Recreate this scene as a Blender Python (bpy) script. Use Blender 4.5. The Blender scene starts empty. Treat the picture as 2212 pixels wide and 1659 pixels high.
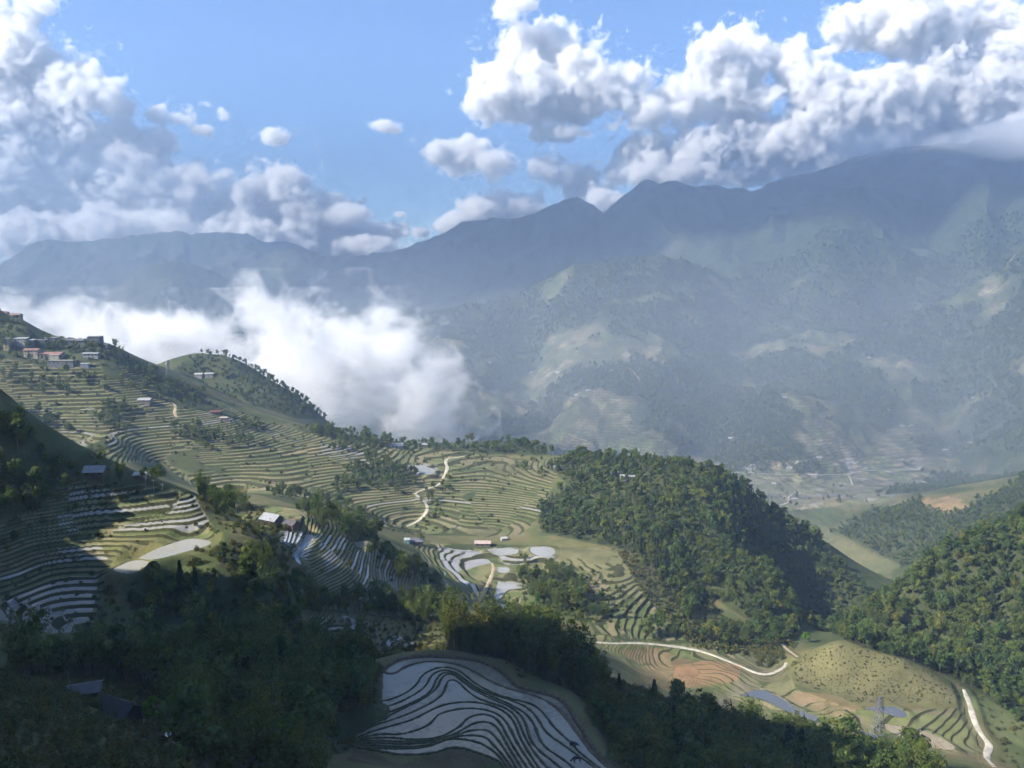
import bpy, bmesh, math, random
import numpy as np
from mathutils import Vector, kdtree
R = math.radians
rng = np.random.default_rng(7)
random.seed(7)
sc = bpy.context.scene
COL = sc.collection

# ------------------------------------------------------------------ camera
ZC = 600.0                       # camera height, m
PITCH = R(7.8)
W0, H0 = 2212.0, 1659.0          # pixel frame the measurements were taken in
F0 = 1671.0
cam_d = bpy.data.cameras.new('camera')
cam_d.sensor_fit = 'HORIZONTAL'; cam_d.sensor_width = 36.0
cam_d.lens = 36.0 * F0 / W0
cam_d.clip_start = 0.5; cam_d.clip_end = 60000
cam = bpy.data.objects.new('camera', cam_d); COL.objects.link(cam)
cam.location = (0, 0, ZC); cam.rotation_euler = (R(90) - PITCH, 0, 0)
sc.camera = cam

# ------------------------------------------------------------------ light
SUN_AZ = R(-110.0)                # left of the view direction (+Y), slightly behind
SUN_EL = R(35.0)
world = bpy.data.worlds.new('World'); sc.world = world; world.use_nodes = True
wn = world.node_tree; wn.nodes.clear()
sky = wn.nodes.new('ShaderNodeTexSky'); sky.sky_type = 'NISHITA'; sky.sun_disc = False
sky.sun_elevation = SUN_EL; sky.sun_rotation = SUN_AZ
sky.altitude = 1400; sky.air_density = 1.0; sky.dust_density = 0.6; sky.ozone_density = 3.0
bg = wn.nodes.new('ShaderNodeBackground'); bg.inputs[1].default_value = 0.076
wo = wn.nodes.new('ShaderNodeOutputWorld')
tint = wn.nodes.new('ShaderNodeMix'); tint.data_type = 'RGBA'; tint.blend_type = 'MULTIPLY'; tint.inputs[0].default_value = 1.0; tint.inputs[7].default_value = (.80, .94, 1.10, 1)
wn.links.new(sky.outputs[0], tint.inputs[6]); wn.links.new(tint.outputs[2], bg.inputs[0]); wn.links.new(bg.outputs[0], wo.inputs[0])
sun_d = bpy.data.lights.new('sun', 'SUN'); sun_d.energy = 5.0; sun_d.angle = R(0.53)
sun_d.color = (1.0, 0.92, 0.80)
sun = bpy.data.objects.new('sun', sun_d); COL.objects.link(sun)
SUNV = Vector((math.sin(SUN_AZ) * math.cos(SUN_EL), math.cos(SUN_AZ) * math.cos(SUN_EL), math.sin(SUN_EL)))
sun.rotation_euler = SUNV.to_track_quat('Z', 'Y').to_euler()
sun.location = (-300, 0, 1200)
vs = sc.view_settings
vs.view_transform = 'Standard'; vs.look = 'None'; vs.exposure = 1.85; vs.gamma = 1.0
vs.use_curve_mapping = False
cy = sc.cycles
cy.use_denoising = True
try: cy.denoiser = 'OPENIMAGEDENOISE'
except Exception: pass
cy.max_bounces = 8; cy.diffuse_bounces = 2; cy.glossy_bounces = 2; cy.transmission_bounces = 2
cy.volume_bounces = 5; cy.transparent_max_bounces = 16
cy.caustics_reflective = False; cy.caustics_refractive = False
cy.sample_clamp_indirect = 6.0
cy.volume_step_rate = 1.0; cy.volume_max_steps = 256
cy.use_adaptive_sampling = True; cy.adaptive_threshold = 0.04; cy.adaptive_min_samples = 12

# ------------------------------------------------------------------ helpers
def tag(o, label=None, cat=None, group=None, kind=None):
    if label: o['label'] = label
    if cat: o['category'] = cat
    if group: o['group'] = group
    if kind: o['kind'] = kind
    return o

def ray(u, v):
    """direction of the photograph's measurement pixel, scaled so that Y = 1: returns X/Y, Z/Y"""
    w = (829.5 - v) / F0; x = (u - 1106.0) / F0
    c, s = math.cos(PITCH), math.sin(PITCH)
    ny = c + s * w
    return x / ny, (-s + c * w) / ny

def P(u, v, Y):
    a, b = ray(u, v)
    return (a * Y, Y, ZC + b * Y)

def project(X, Y, Z):
    c, s = math.cos(PITCH), math.sin(PITCH)
    Zr = Z - ZC
    d = np.maximum(Y * c - Zr * s, 1e-3); up = Y * s + Zr * c
    return 1106.0 + F0 * X / d, 829.5 - F0 * up / d

def hash2(ix, iy, seed):
    h = (ix.astype(np.int64) * 374761393 + iy.astype(np.int64) * 668265263 + seed * 974711) & 0x7fffffff
    h = ((h ^ (h >> 13)) * 1274126177) & 0x7fffffff
    h = h ^ (h >> 16)
    return (h & 0xffff) / 65535.0

def vnoise(x, y, seed=0):
    ix = np.floor(x); iy = np.floor(y); fx = x - ix; fy = y - iy
    fx = fx * fx * fx * (fx * (fx * 6 - 15) + 10); fy = fy * fy * fy * (fy * (fy * 6 - 15) + 10)
    a = hash2(ix, iy, seed); b = hash2(ix + 1, iy, seed); c = hash2(ix, iy + 1, seed); d = hash2(ix + 1, iy + 1, seed)
    return (a + (b - a) * fx) * (1 - fy) + (c + (d - c) * fx) * fy

def fbm(x, y, octv=4, seed=0, gain=0.5):
    t = 0; amp = 1; n = 0
    for k in range(octv):
        t = t + amp * (vnoise(x, y, seed + k) * 2 - 1); n += amp
        x, y = x * 1.87 + y * 0.45 + 13.7, y * 1.87 - x * 0.45 + 7.1; amp *= gain
    return t / n

def ridged(x, y, octv=4, seed=0, gain=0.5):
    t = 0; amp = 1; n = 0
    for k in range(octv):
        t = t + amp * (1 - np.abs(vnoise(x, y, seed + k) * 2 - 1)); n += amp
        x, y = x * 1.87 + y * 0.45 + 3.7, y * 1.87 - x * 0.45 + 9.1; amp *= gain
    return t / n

def sstep(e0, e1, x):
    t = np.clip((x - e0) / (e1 - e0), 0, 1)
    return t * t * (3 - 2 * t)

def in_poly(u, v, poly):
    inside = np.zeros(u.shape, bool); n = len(poly)
    for i in range(n):
        x1, y1 = poly[i]; x2, y2 = poly[(i + 1) % n]
        if y1 == y2: continue
        cond = (y1 > v) != (y2 > v)
        inside ^= cond & (u < (x2 - x1) * (v - y1) / (y2 - y1) + x1)
    return inside

def mesh_obj(name, verts, faces, mat, parent=None, smooth=False):
    me = bpy.data.meshes.new(name)
    me.from_pydata([tuple(map(float, q)) for q in verts], [], faces)
    if smooth: me.polygons.foreach_set('use_smooth', [True] * len(me.polygons))
    if mat is not None: me.materials.append(mat)
    o = bpy.data.objects.new(name, me); COL.objects.link(o)
    if parent is not None: o.parent = parent
    return o

# ------------------------------------------------------------------ materials
def new_mat(name):
    m = bpy.data.materials.new(name); m.use_nodes = True
    m.node_tree.nodes.clear(); return m, m.node_tree.nodes, m.node_tree.links

def node(ns, t, **kw):
    n = ns.new(t)
    for k, v in kw.items(): setattr(n, k, v)
    return n

def plain_mat(name, col, rough=0.8, scale=1.0, var=0.35, metal=0.0, spec=0.3):
    m, ns, ln = new_mat(name)
    out = node(ns, 'ShaderNodeOutputMaterial'); b = node(ns, 'ShaderNodeBsdfPrincipled')
    tc = node(ns, 'ShaderNodeTexCoord'); nz = node(ns, 'ShaderNodeTexNoise')
    nz.inputs['Scale'].default_value = scale; nz.inputs['Detail'].default_value = 6
    rp = node(ns, 'ShaderNodeValToRGB')
    rp.color_ramp.elements[0].position = 0.3; rp.color_ramp.elements[1].position = 0.7
    rp.color_ramp.elements[0].color = [c * (1 - var) for c in col] + [1]
    rp.color_ramp.elements[1].color = [min(1, c * (1 + var * 0.6)) for c in col] + [1]
    ln.new(tc.outputs['Object'], nz.inputs['Vector']); ln.new(nz.outputs['Fac'], rp.inputs[0])
    ln.new(rp.outputs[0], b.inputs['Base Color'])
    b.inputs['Roughness'].default_value = rough; b.inputs['Metallic'].default_value = metal
    b.inputs['Specular IOR Level'].default_value = spec
    ln.new(b.outputs[0], out.inputs[0])
    return m

FAST_TERRAIN = False
HAZE_D = 2.2e-4; HAZE_C = (.21, .30, .46, 1); CLOUD_D = .02; CLOUD_T = (170., 3.3, .48, 6.0, .4); MIST_D = .016; MIST_T = (85., 5.2, .7, 6.0, .7); VEIL_D = 6.2e-4; VEIL_C = (.66, .72, .78); PADDY_C = (.27, .235, .165); PADDY_IOR = 1.6
# ------------------------------------------------------------------ terrain: measured points (u, v, distance)
CP = [
 # bottom left slope below the camera
 (0,1659,110),(200,1659,118),(400,1659,140),(100,1580,125),(0,1480,150),(180,1500,168),(265,1545,156),(360,1600,150),
 (0,1400,205),(200,1400,231),(400,1450,212),(600,1450,222),(700,1600,192),(500,1600,170),(300,1330,256),(100,1440,203),
 # pond knoll
 (1000,1645,190),(850,1580,205),(1050,1520,230),(950,1420,272),(1150,1470,255),(1260,1600,225),(1300,1659,215),(760,1600,196),
 (830,1440,258),(1000,1405,288),(1250,1480,262),(1350,1520,262),(700,1500,225),
 # slope right of the knoll, in shade
 (1450,1610,258),(1600,1659,245),(1800,1659,260),(2000,1659,290),(2150,1659,318),(1500,1540,300),(1700,1620,290),(1900,1640,310),(1400,1659,222),
 # spur behind the knoll
 (750,1350,325),(850,1370,318),(950,1385,305),(700,1390,295),(650,1345,312),(800,1310,352),(950,1320,350),(1050,1370,335),(650,1310,325),
 (1150,1345,400),(1250,1390,430),
 # near left terraced hill
 (0,895,300),(-150,800,295),(100,985,305),(210,1020,312),(300,1045,316),(420,1075,318),(480,1130,310),(320,1195,282),(470,1165,292),
 (200,1130,296),(350,1130,300),(50,1130,285),(50,1230,269),(120,1340,250),(0,1330,240),(200,1290,263),(250,1240,274),(-150,1200,262),(-150,1400,195),
 (500,1250,272),(600,1200,300),(560,1160,318),(600,1290,286),(450,1290,264),(520,1340,262),
 # hidden back of that hill
 ('w',-330,400,-100),('w',-230,400,-128),('w',-150,410,-134),('w',-330,500,-140),('w',-230,520,-160),('w',-130,480,-158),('w',-420,600,-125),
 ('w',-260,630,-178),('w',-400,740,-150),
 # spur with ponds in the middle
 (590,1125,398),(660,1120,402),(640,1165,380),(700,1150,400),(760,1150,420),(740,1230,372),(680,1270,352),(850,1240,412),(900,1290,400),(800,1200,410),
 (650,1230,355),(560,1100,425),(500,1090,430),(860,1185,470),(960,1290,420),
 # middle valley
 (900,1130,700),(1040,1173,625),(1200,1190,600),(1300,1195,585),(1000,1230,560),(1100,1230,565),(1040,1295,505),(950,1250,492),(1150,1300,500),
 (1250,1250,545),(1320,1300,505),(1180,1240,555),(780,1160,540),(700,1100,620),(620,1090,610),(1060,1260,535),(1120,1330,478),(1200,1340,475),
 (1350,1380,455),(1400,1330,500),(1330,1240,545),(800,1120,660),(560,1060,690),
 # long terraced hillside below the village ridge
 (500,1050,735),(350,1010,745),(420,1000,758),(600,1030,745),(750,1080,715),(850,1050,745),(700,1000,785),(500,970,785),(300,940,785),(150,960,760),
 (0,960,740),(0,870,800),(150,880,808),(300,860,840),(450,910,835),(600,950,830),(750,960,845),(900,1020,785),(1000,1050,755),(1100,1050,750),(1150,1100,700),
 (1000,1110,700),(1080,1140,675),(980,1000,825),(1100,1000,830),(900,985,850),
 # village ridge crest
 (-150,630,930),(0,690,915),(50,690,905),(90,735,905),(200,742,905),(250,750,905),(300,795,900),(340,810,900),(450,862,890),(550,905,882),(650,928,880),(750,945,878),
 (850,962,875),(1000,972,880),(1150,970,885),(60,760,880),(150,790,862),(-200,760,880),(-200,900,800),
 # back of it
 ('w',-650,1080,-170),('w',-450,1090,-190),('w',-250,1100,-230),('w',-50,1100,-270),('w',60,1120,-290),
 # second knoll behind
 (380,795,1130),(430,768,1160),(490,770,1170),(560,805,1170),(640,855,1150),(700,905,1120),(760,960,1080),(420,830,1080),(520,870,1060),
 ('w',-520,1330,-260),('w',-350,1350,-330),('w',-200,1300,-360),('w',0,1350,-430),('w',-800,1400,-300),
 # central wooded hill
 (1250,985,830),(1300,990,800),(1400,1000,765),(1480,1008,742),(1540,1015,722),(1580,1080,682),(1600,1150,645),(1650,1230,592),(1700,1290,560),
 (1720,1350,532),(1300,1170,615),(1200,1160,625),(1400,1195,592),(1250,1080,700),(1400,1080,672),(1500,1100,652),(1500,1200,600),(1450,1270,548),
 (1550,1300,545),(1600,1380,500),(1500,1370,480),(1640,1330,530),(1450,1150,620),(1330,1070,690),(1350,1120,640),
 # its dark flank and the gorge
 (1610,1050,735),(1720,1160,765),(1800,1245,790),(1850,1305,800),(1740,1350,580),
 ('w',270,800,-318),('w',360,800,-365),('w',330,900,-410),('w',250,1000,-410),('w',150,1000,-340),('w',400,1000,-462),('w',220,640,-285),('w',270,600,-300),
 ('w',100,1150,-420),('w',300,560,-290),
 # river and valley flat
 (1850,1290,1080),(1780,1200,1250),(1730,1150,1400),(1650,1100,1500),(1600,1040,1780),(1800,1040,1800),(2000,1035,1850),(1750,1090,1550),
 (1900,1210,1180),(1940,1240,1120),(1500,1030,1800),(1300,1000,1800),
 # near floor on the right
 (1400,1400,458),(1300,1400,440),(1400,1450,425),(1500,1480,408),(1600,1450,431),(1650,1500,402),(1800,1540,380),(1900,1600,356),(2050,1600,361),(2150,1640,345),
 (1550,1430,442),(1690,1440,444),(1700,1400,480),(1620,1410,465),(1450,1380,470),(2000,1540,382),(2100,1540,388),(1700,1560,368),(1750,1380,500),
 # grassy mound
 (1740,1420,438),(1800,1394,434),(1870,1402,432),(1950,1425,424),(2020,1455,424),(2065,1495,405),(1720,1470,418),(1850,1525,388),(1950,1528,386),(1850,1460,418),(1950,1480,412),(1760,1455,428),
 ('w',195,480,-240),('w',240,470,-238),('w',290,450,-238),
 # near right wooded hill
 (1800,1370,520),(1870,1320,528),(1935,1278,532),(2012,1206,540),(2090,1170,542),(2212,1114,550),(2350,1050,565),(2500,980,580),
 (1900,1420,475),(2000,1440,458),(2100,1500,418),(2212,1560,392),(2212,1450,440),(2000,1350,500),(2100,1300,500),(2212,1250,505),(2100,1400,462),(2350,1300,470),(2350,1500,400),(2400,1620,350),
 (2212,1640,352),(2300,1659,340),
 ('w',420,700,-300),('w',560,720,-290),('w',420,850,-400),('w',620,850,-340),('w',330,650,-290),('w',800,900,-300),('w',520,620,-205),('w',640,640,-180),
 # middle right wooded hill
 (1830,1150,1330),(1900,1120,1300),(2000,1082,1280),(2100,1065,1270),(2212,1040,1270),(2350,1010,1280),(1930,1225,1090),(2000,1180,1120),(2100,1140,1130),(2212,1110,1130),(1880,1170,1230),
 ('w',850,1500,-420),('w',1100,1550,-400),('w',620,1500,-440),('w',1300,1300,-300),
 # far valley slopes
 (1300,960,2100),(1150,940,2150),(1300,850,2600),(1500,800,2700),(1100,850,2500),(1200,760,2950),(1600,720,3000),(1300,700,3300),(2100,800,2500),(2100,900,2250),
 (2150,1000,1950),(2212,960,2100),(2212,700,2800),(900,800,2400),(1000,760,2700),(1800,850,2300),(1400,920,2250),(1900,980,2000),(1700,960,2050),
 ('w',-700,1700,-420),('w',-350,1650,-450),('w',0,1600,-470),('w',-1300,1800,-330),('w',-900,2300,-330),('w',-300,2200,-400),('w',-1600,2500,-250),('w',-700,3000,-250),
  ('w',-2000,3300,-260),('w',-1000,3800,-230),('w',500,3900,-120),('w',2000,3800,-60),('w',-3000,4500,-230),('w',-1500,4800,-200),('w',0,4700,-100),('w',2500,4600,100),('w',3500,4500,200),
 ('w',-4500,6000,-200),('w',-2500,6500,-150),('w',0,6500,-50),('w',2500,6500,50),('w',4500,6500,100),('w',-3200,7400,-150),('w',3200,7400,0),
 # shoulder of the camera's own hill, unseen left of the frame, shaped to shade the foreground
 ('w',-300,128,136),('w',-300,150,120),('w',-300,165,94),('w',-300,178,70),('w',-300,200,30),('w',-300,224,0),('w',-300,262,-18),('w',-300,310,-42),
 ('w',-350,150,128),('w',-400,172,82),('w',-400,200,40),('w',-400,230,10),('w',-400,280,-15),('w',-400,350,-35),('w',-420,420,-55),('w',-500,214,45),('w',-500,260,20),('w',-520,330,0),('w',-520,450,-40),
 ('w',-220,95,45),('w',-220,130,40),('w',-220,160,10),('w',-220,190,-32),('w',-220,230,-52),('w',-160,70,0),('w',-140,60,-4),('w',-150,110,-30),('w',-150,140,-48),
 ('w',-600,600,-60),('w',-800,700,-40),('w',-900,500,-10),('w',-760,860,-30),('w',-700,320,10),
 ('w',0,60,-47),('w',60,70,-59),('w',40,58,-50),('w',0,120,-92),('w',100,120,-104),('w',-60,100,-66),('w',60,165,-122),('w',180,180,-150),('w',250,240,-180),('w',300,280,-215),
]
pa = []; pL = []; pz = []
for q in CP:
    if q[0] == 'w': x, y, z = q[1:]
    else:
        x, y, z = P(*q); z -= ZC
    pa.append(x / y); pL.append(math.log(y)); pz.append(z)
pa = np.array(pa); pL = np.array(pL); pz = np.array(pz)
SA, SL = 3.0, 3.0
def tps(r2): return 0.5 * r2 * np.log(r2 + 1e-12)
def fit(pa, pL, pz, lam=2e-3):
    n = len(pz); A = np.zeros((n + 3, n + 3))
    d2 = ((pa[:, None] - pa[None]) * SA) ** 2 + ((pL[:, None] - pL[None]) * SL) ** 2
    A[:n, :n] = tps(d2) + lam * np.eye(n)
    A[:n, n] = 1; A[:n, n + 1] = pa * SA; A[:n, n + 2] = pL * SL
    A[n:, :n] = A[:n, n:].T
    return np.linalg.solve(A, np.concatenate([pz, [0, 0, 0]]))
wts = fit(pa, pL, pz)
GA = np.linspace(-2.5, 1.05, 520); GL = np.linspace(math.log(55), math.log(7500), 640)
def rbf_eval(a, L):
    out = wts[-3] + wts[-2] * a * SA + wts[-1] * L * SL
    for i in range(len(pz)):
        out = out + wts[i] * tps(((a - pa[i]) * SA) ** 2 + ((L - pL[i]) * SL) ** 2)
    return out
_ga, _gl = np.meshgrid(GA, GL)
GZ = rbf_eval(_ga, _gl)
GZ = np.clip(GZ, -520, 420)

def base_h(a, Y):
    fa = np.clip((a - GA[0]) / (GA[1] - GA[0]), 0, len(GA) - 1.001)
    fl = np.clip((np.log(Y) - GL[0]) / (GL[1] - GL[0]), 0, len(GL) - 1.001)
    ia = fa.astype(int); il = fl.astype(int); ta = fa - ia; tl = fl - il
    return (GZ[il, ia] * (1 - ta) + GZ[il, ia + 1] * ta) * (1 - tl) + (GZ[il + 1, ia] * (1 - ta) + GZ[il + 1, ia + 1] * ta) * tl

RIDGES = [  # silhouette polyline, crest distance, front slope, back slope, spur depth
 ([(-500,500),(-250,560),(-100,590),(0,570),(60,532),(100,515),(150,523),(190,520),(250,514),(330,505),(390,498),(410,505),(440,502),(500,502),(540,508),(580,524),(620,521),(650,530),(700,556),(800,590),(950,640)], 6500, .30, .5, 150),
 ([(480,600),(560,560),(600,540),(640,536),(700,553),(760,552),(830,545),(880,530),(930,515),(1000,480),(1030,477),(1060,470),(1100,476),(1150,462),(1180,447),(1220,430),(1250,428),(1280,443),(1310,465),(1370,510),(1450,560),(1550,640)], 5500, .32, .5, 170),
 ([(1200,540),(1308,457),(1336,429),(1397,385),(1425,396),(1458,390),(1503,401),(1547,397),(1581,406),(1642,410),(1659,396),(1720,379),(1804,359),(1837,340),(1904,323),(1954,316),(2094,306),(2212,306),(2400,320),(2600,360)], 5300, .42, .5, 240),
 ([(150,680),(220,640),(280,598),(320,573),(350,562),(400,568),(450,580),(520,612),(580,650),(640,700)], 4700, .35, .5, 110),
 ([(1180,660),(1300,600),(1414,535),(1450,510),(1481,496),(1508,502),(1559,490),(1581,496),(1637,485),(1670,460),(1698,463),(1759,418),(1843,401),(1950,420),(2100,470),(2300,560)], 4300, .42, .45, 210),
 ([(1950,560),(2016,490),(2066,429),(2100,395),(2138,373),(2177,401),(2212,388),(2300,360),(2500,340)], 4050, .5, .4, 230),
 ([(1800,800),(1865,757),(1899,723),(1933,689),(1993,667),(2057,638),(2121,603),(2172,574),(2212,527),(2300,480),(2450,420)], 2900, .45, .35, 110),
 ([(840,690),(883,678),(966,671),(1003,662),(1060,655),(1101,649),(1156,618),(1203,588),(1244,570),(1284,570),(1324,558),(1370,562),(1425,552),(1480,565),(1532,582),(1583,608),(1621,606),(1651,614),(1694,616),(1728,629),(1771,663),(1818,689),(1856,727),(1900,790)], 3500, .30, .4, 110),
 ([(1480,840),(1560,800),(1640,775),(1720,760),(1800,755),(1880,770),(1930,785),(1990,835),(2040,890),(2080,940)], 2650, .35, .35, 50),
 ([(1250,965),(1293,949),(1352,928),(1416,906),(1502,904),(1566,885),(1630,864),(1685,851),(1711,847),(1758,855),(1813,877),(1865,894),(1907,932),(1950,962),(1993,983),(2035,1002),(2080,1030)], 2150, .38, .35, 30),
]
RID = []
for pl, Yc, sf, sb, A in RIDGES:
    aa = []; zz = []
    for (u, v) in pl:
        a, b = ray(u, v); aa.append(a); zz.append(b * Yc)
    RID.append((np.array(aa), np.array(zz), Yc, sf, sb, A))

SMA = np.linspace(-1.1, 1.1, 600); SMZ = []
_kw = np.exp(-np.linspace(-2.2, 2.2, 61) ** 2); _kw /= _kw.sum()
for aa, zz, Yc, sf, sb, A in RID:
    q = np.interp(SMA, aa, zz, left=-900, right=-900)
    q = np.where(q < -899, zz.min() - 250, q)
    SMZ.append(np.convolve(np.pad(q, 30, mode='edge'), _kw, 'valid'))

def smax(a, b, k):
    h = np.clip(0.5 + 0.5 * (a - b) / k, 0, 1)
    return b + (a - b) * h + k * h * (1 - h)

def smooth_h(X, Y):
    """ground height before terracing (relative to the camera)"""
    a = X / Y
    z = base_h(a, Y)
    near = sstep(60, 200, Y)
    amp = np.clip(Y * 0.0045, 0.6, 7.0)
    amp = amp * (1 - 0.5 * sstep(560, 680, Y) * sstep(.16, .06, a) * (1 - sstep(1000, 1150, Y)))
    wl = 46 + 40 * sstep(560, 680, Y)
    z = z + amp * fbm(X / wl, Y / wl, 4, 3, 0.45) * near * (1 - 0.35 * sstep(900, 1500, Y))
    far = Y > 1350
    if far.any():
        Xf, Yf, af = X[far], Y[far], a[far]; zf = z[far]
        zf = zf + sstep(1700, 2600, Yf) * (95 * (ridged(Xf / 520, Yf / 520, 5, 21) - 0.62) + 34 * (ridged(Xf / 170 + .3 * fbm(Xf / 90, Yf / 90, 2, 8), Yf / 170, 4, 24) - .6) + 14 * fbm(Xf / 70, Yf / 70, 3, 27))
        for k, (aa, zz, Yc, sf, sb, A) in enumerate(RID):
            zc = np.interp(af, aa, zz, left=-900, right=-900)
            yc = Yc * (1 + 0.03 * fbm(af * 7, af * 0 + k, 3, 60 + k))
            d = yc - Yf
            df = np.maximum(d, 0); db = np.maximum(-d, 0)
            zs = np.interp(af, SMA, SMZ[k])
            wsm = sstep(0, 900, df + db)
            zc = zc * (1 - wsm) + np.minimum(zs, zc + 200) * wsm
            jag = fbm(Xf / 60, Yf / 60, 4, 40 + k, 0.6) * 0.0035 * Yc * (1 - 0.5 * wsm)
            sp = ridged(Xf / (A * 3.2) + k + .35 * fbm(Xf / 400, Yf / 400, 2, 70), Yf / (A * 5.0), 6, 80 + k, 0.55)
            h = zc * (yc / Yc) + jag - sf * df - sb * db - (0.92 - sp) * A * 1.3 * sstep(0, A * 3.0, df + db)
            zf = smax(h, zf, 14.0)
        z[far] = zf
    return z
# ------------------------------------------------------------------ the stepped ponds on the foreground knoll: traced bund lines, lowest (outermost) first
_C = lambda L: [(720.05 + .27343 * x, 1370.98 + .27343 * y) for x, y in L]
POND_LINES = [_C(L) for L in [
 [(392,268),(440,222),(500,188),(600,163),(720,153),(850,158),(1000,168),(1130,188),(1230,218),(1310,263),(1370,313),(1430,375),(1500,412),(1590,433),(1700,455),(1790,490),(1850,540),(1900,625),(1960,720),(2020,830),(2090,930),(2180,1020),(2260,1090)],
 [(396,285),(430,305),(490,300),(540,265),(600,235),(680,215),(760,205),(860,208),(960,225),(1040,250),(1120,290),(1200,340),(1290,385),(1400,425),(1500,450),(1600,478),(1700,525),(1780,580),(1840,650),(1900,730),(1960,810),(2020,900),(2080,960),(2170,1040),(2230,1090)],
 [(375,520),(430,512),(500,490),(580,450),(650,400),(685,340),(720,300),(790,265),(870,250),(950,262),(1010,290),(1060,330),(1120,380),(1200,425),(1300,470),(1400,500),(1500,523),(1580,548),(1640,592),(1690,650),(1730,710),(1790,770),(1860,830),(1930,910),(1990,960),(2080,1030),(2160,1090)],
 [(440,557),(520,530),(600,490),(700,430),(745,380),(765,325),(810,290),(880,272),(950,285),(1010,322),(1080,380),(1160,427),(1260,467),(1360,498),(1450,530),(1540,575),(1610,645),(1655,735),(1720,800),(1800,852),(1880,910),(1950,962),(2040,1022),(2110,1090)],
 [(447,605),(560,560),(690,500),(770,440),(800,390),(812,345),(850,303),(920,287),(980,312),(1050,377),(1140,434),(1250,480),(1350,524),(1440,566),(1530,625),(1588,705),(1615,790),(1645,850),(1700,905),(1780,955),(1870,1020),(1940,1090)],
 [(400,668),(430,642),(520,592),(650,532),(760,470),(830,402),(850,342),(890,307),(940,303),(1000,345),(1070,405),(1150,455),(1260,505),(1370,550),(1450,598),(1508,665),(1530,745),(1560,832),(1620,905),(1700,970),(1790,1040),(1850,1090)],
 [(112,838),(200,768),(320,712),(480,662),(600,618),(700,570),(800,520),(870,460),(890,410),(902,362),(940,347),(990,367),(1050,432),(1130,492),(1210,524),(1310,552),(1405,598),(1460,670),(1498,765),(1540,852),(1590,930),(1660,1010),(1720,1090)],
 [(112,843),(250,778),(450,716),(600,676),(720,618),(830,560),(950,532),(1080,524),(1200,540),(1310,576),(1395,635),(1440,705),(1470,800),(1518,885),(1562,955),(1620,1040),(1650,1090)],
 [(114,847),(250,800),(400,775),(490,786),(620,763),(740,718),(800,660),(830,622),(900,600),(1000,577),(1150,577),(1270,605),(1345,655),(1392,725),(1430,810),(1480,895),(1535,975),(1590,1060),(1610,1090)],
 [(117,852),(260,812),(450,806),(600,821),(740,823),(860,798),(950,750),(1010,710),(1050,662),(1120,627),(1210,622),(1285,653),(1335,715),(1372,795),(1420,875),(1475,962),(1530,1045),(1560,1090)],
 [(120,856),(300,826),(500,838),(700,838),(850,814),(960,780),(1040,732),(1110,692),(1200,680),(1275,704),(1322,765),(1360,842),(1408,922),(1460,1000),(1515,1090)],
 [(125,860),(300,846),(500,857),(700,854),(850,826),(980,785),(1070,754),(1150,743),(1225,750),(1275,795),(1322,855),(1370,925),(1420,1005),(1470,1090)],
 [(130,864),(300,868),(500,879),(650,882),(800,850),(900,814),(1000,794),(1100,788),(1205,800),(1255,855),(1312,915),(1370,985),(1435,1090)],
 [(140,869),(300,890),(500,896),(680,892),(800,862),(880,826),(960,815),(1050,823),(1150,845),(1225,885),(1292,935),(1352,1005),(1405,1090)],
 [(180,880),(330,905),(480,935),(560,942),(700,940),(820,920),(900,892),(980,880),(1060,897),(1150,930),(1240,960),(1305,988),(1345,1035),(1375,1090)],
]]
NP_ = len(POND_LINES) - 1
PZ = [-139.2 + 0.85 * k for k in range(NP_ + 1)]
def resample(pts, n):
    pts = np.asarray(pts, float)
    for _ in range(2):     # Chaikin smoothing
        q = [pts[0]]
        for i in range(len(pts) - 1):
            q += [pts[i] * .75 + pts[i + 1] * .25, pts[i] * .25 + pts[i + 1] * .75]
        q.append(pts[-1]); pts = np.array(q)
    d = np.concatenate([[0], np.cumsum(np.linalg.norm(np.diff(pts, axis=0), axis=1))])
    t = np.linspace(0, d[-1], n)
    return np.stack([np.interp(t, d, pts[:, j]) for j in range(pts.shape[1])], 1)
POND3 = []
for k, L in enumerate(POND_LINES):
    zb = PZ[max(k - 1, 0)] + 0.3 if k else PZ[0] + 0.9
    if k: zb = PZ[k] + 0.25 if k < NP_ else PZ[NP_ - 1] + 0.4
    q = []
    for (u, v) in L:
        a, b = ray(u, v); Y = zb / b; q.append((a * Y, Y))
    POND3.append((resample(q, 160), zb))

# ------------------------------------------------------------------ pixel-to-ground lookup and draped lines
def hit(u, v, y0, y1, n=900):
    a, b = ray(u, v)
    Y = np.geomspace(y0, y1, n)
    d = smooth_h(a * Y, Y.copy()) - b * Y
    i = np.argmax(d > 0)
    if d[i] <= 0: i = int(np.argmax(d))
    if i > 0 and d[i] > 0 and d[i - 1] < 0:
        t = d[i - 1] / (d[i - 1] - d[i]); y = Y[i - 1] + t * (Y[i] - Y[i - 1])
    else: y = Y[i]
    return (a * y, y, float(smooth_h(np.array([a * y]), np.array([y]))[0]))

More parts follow.
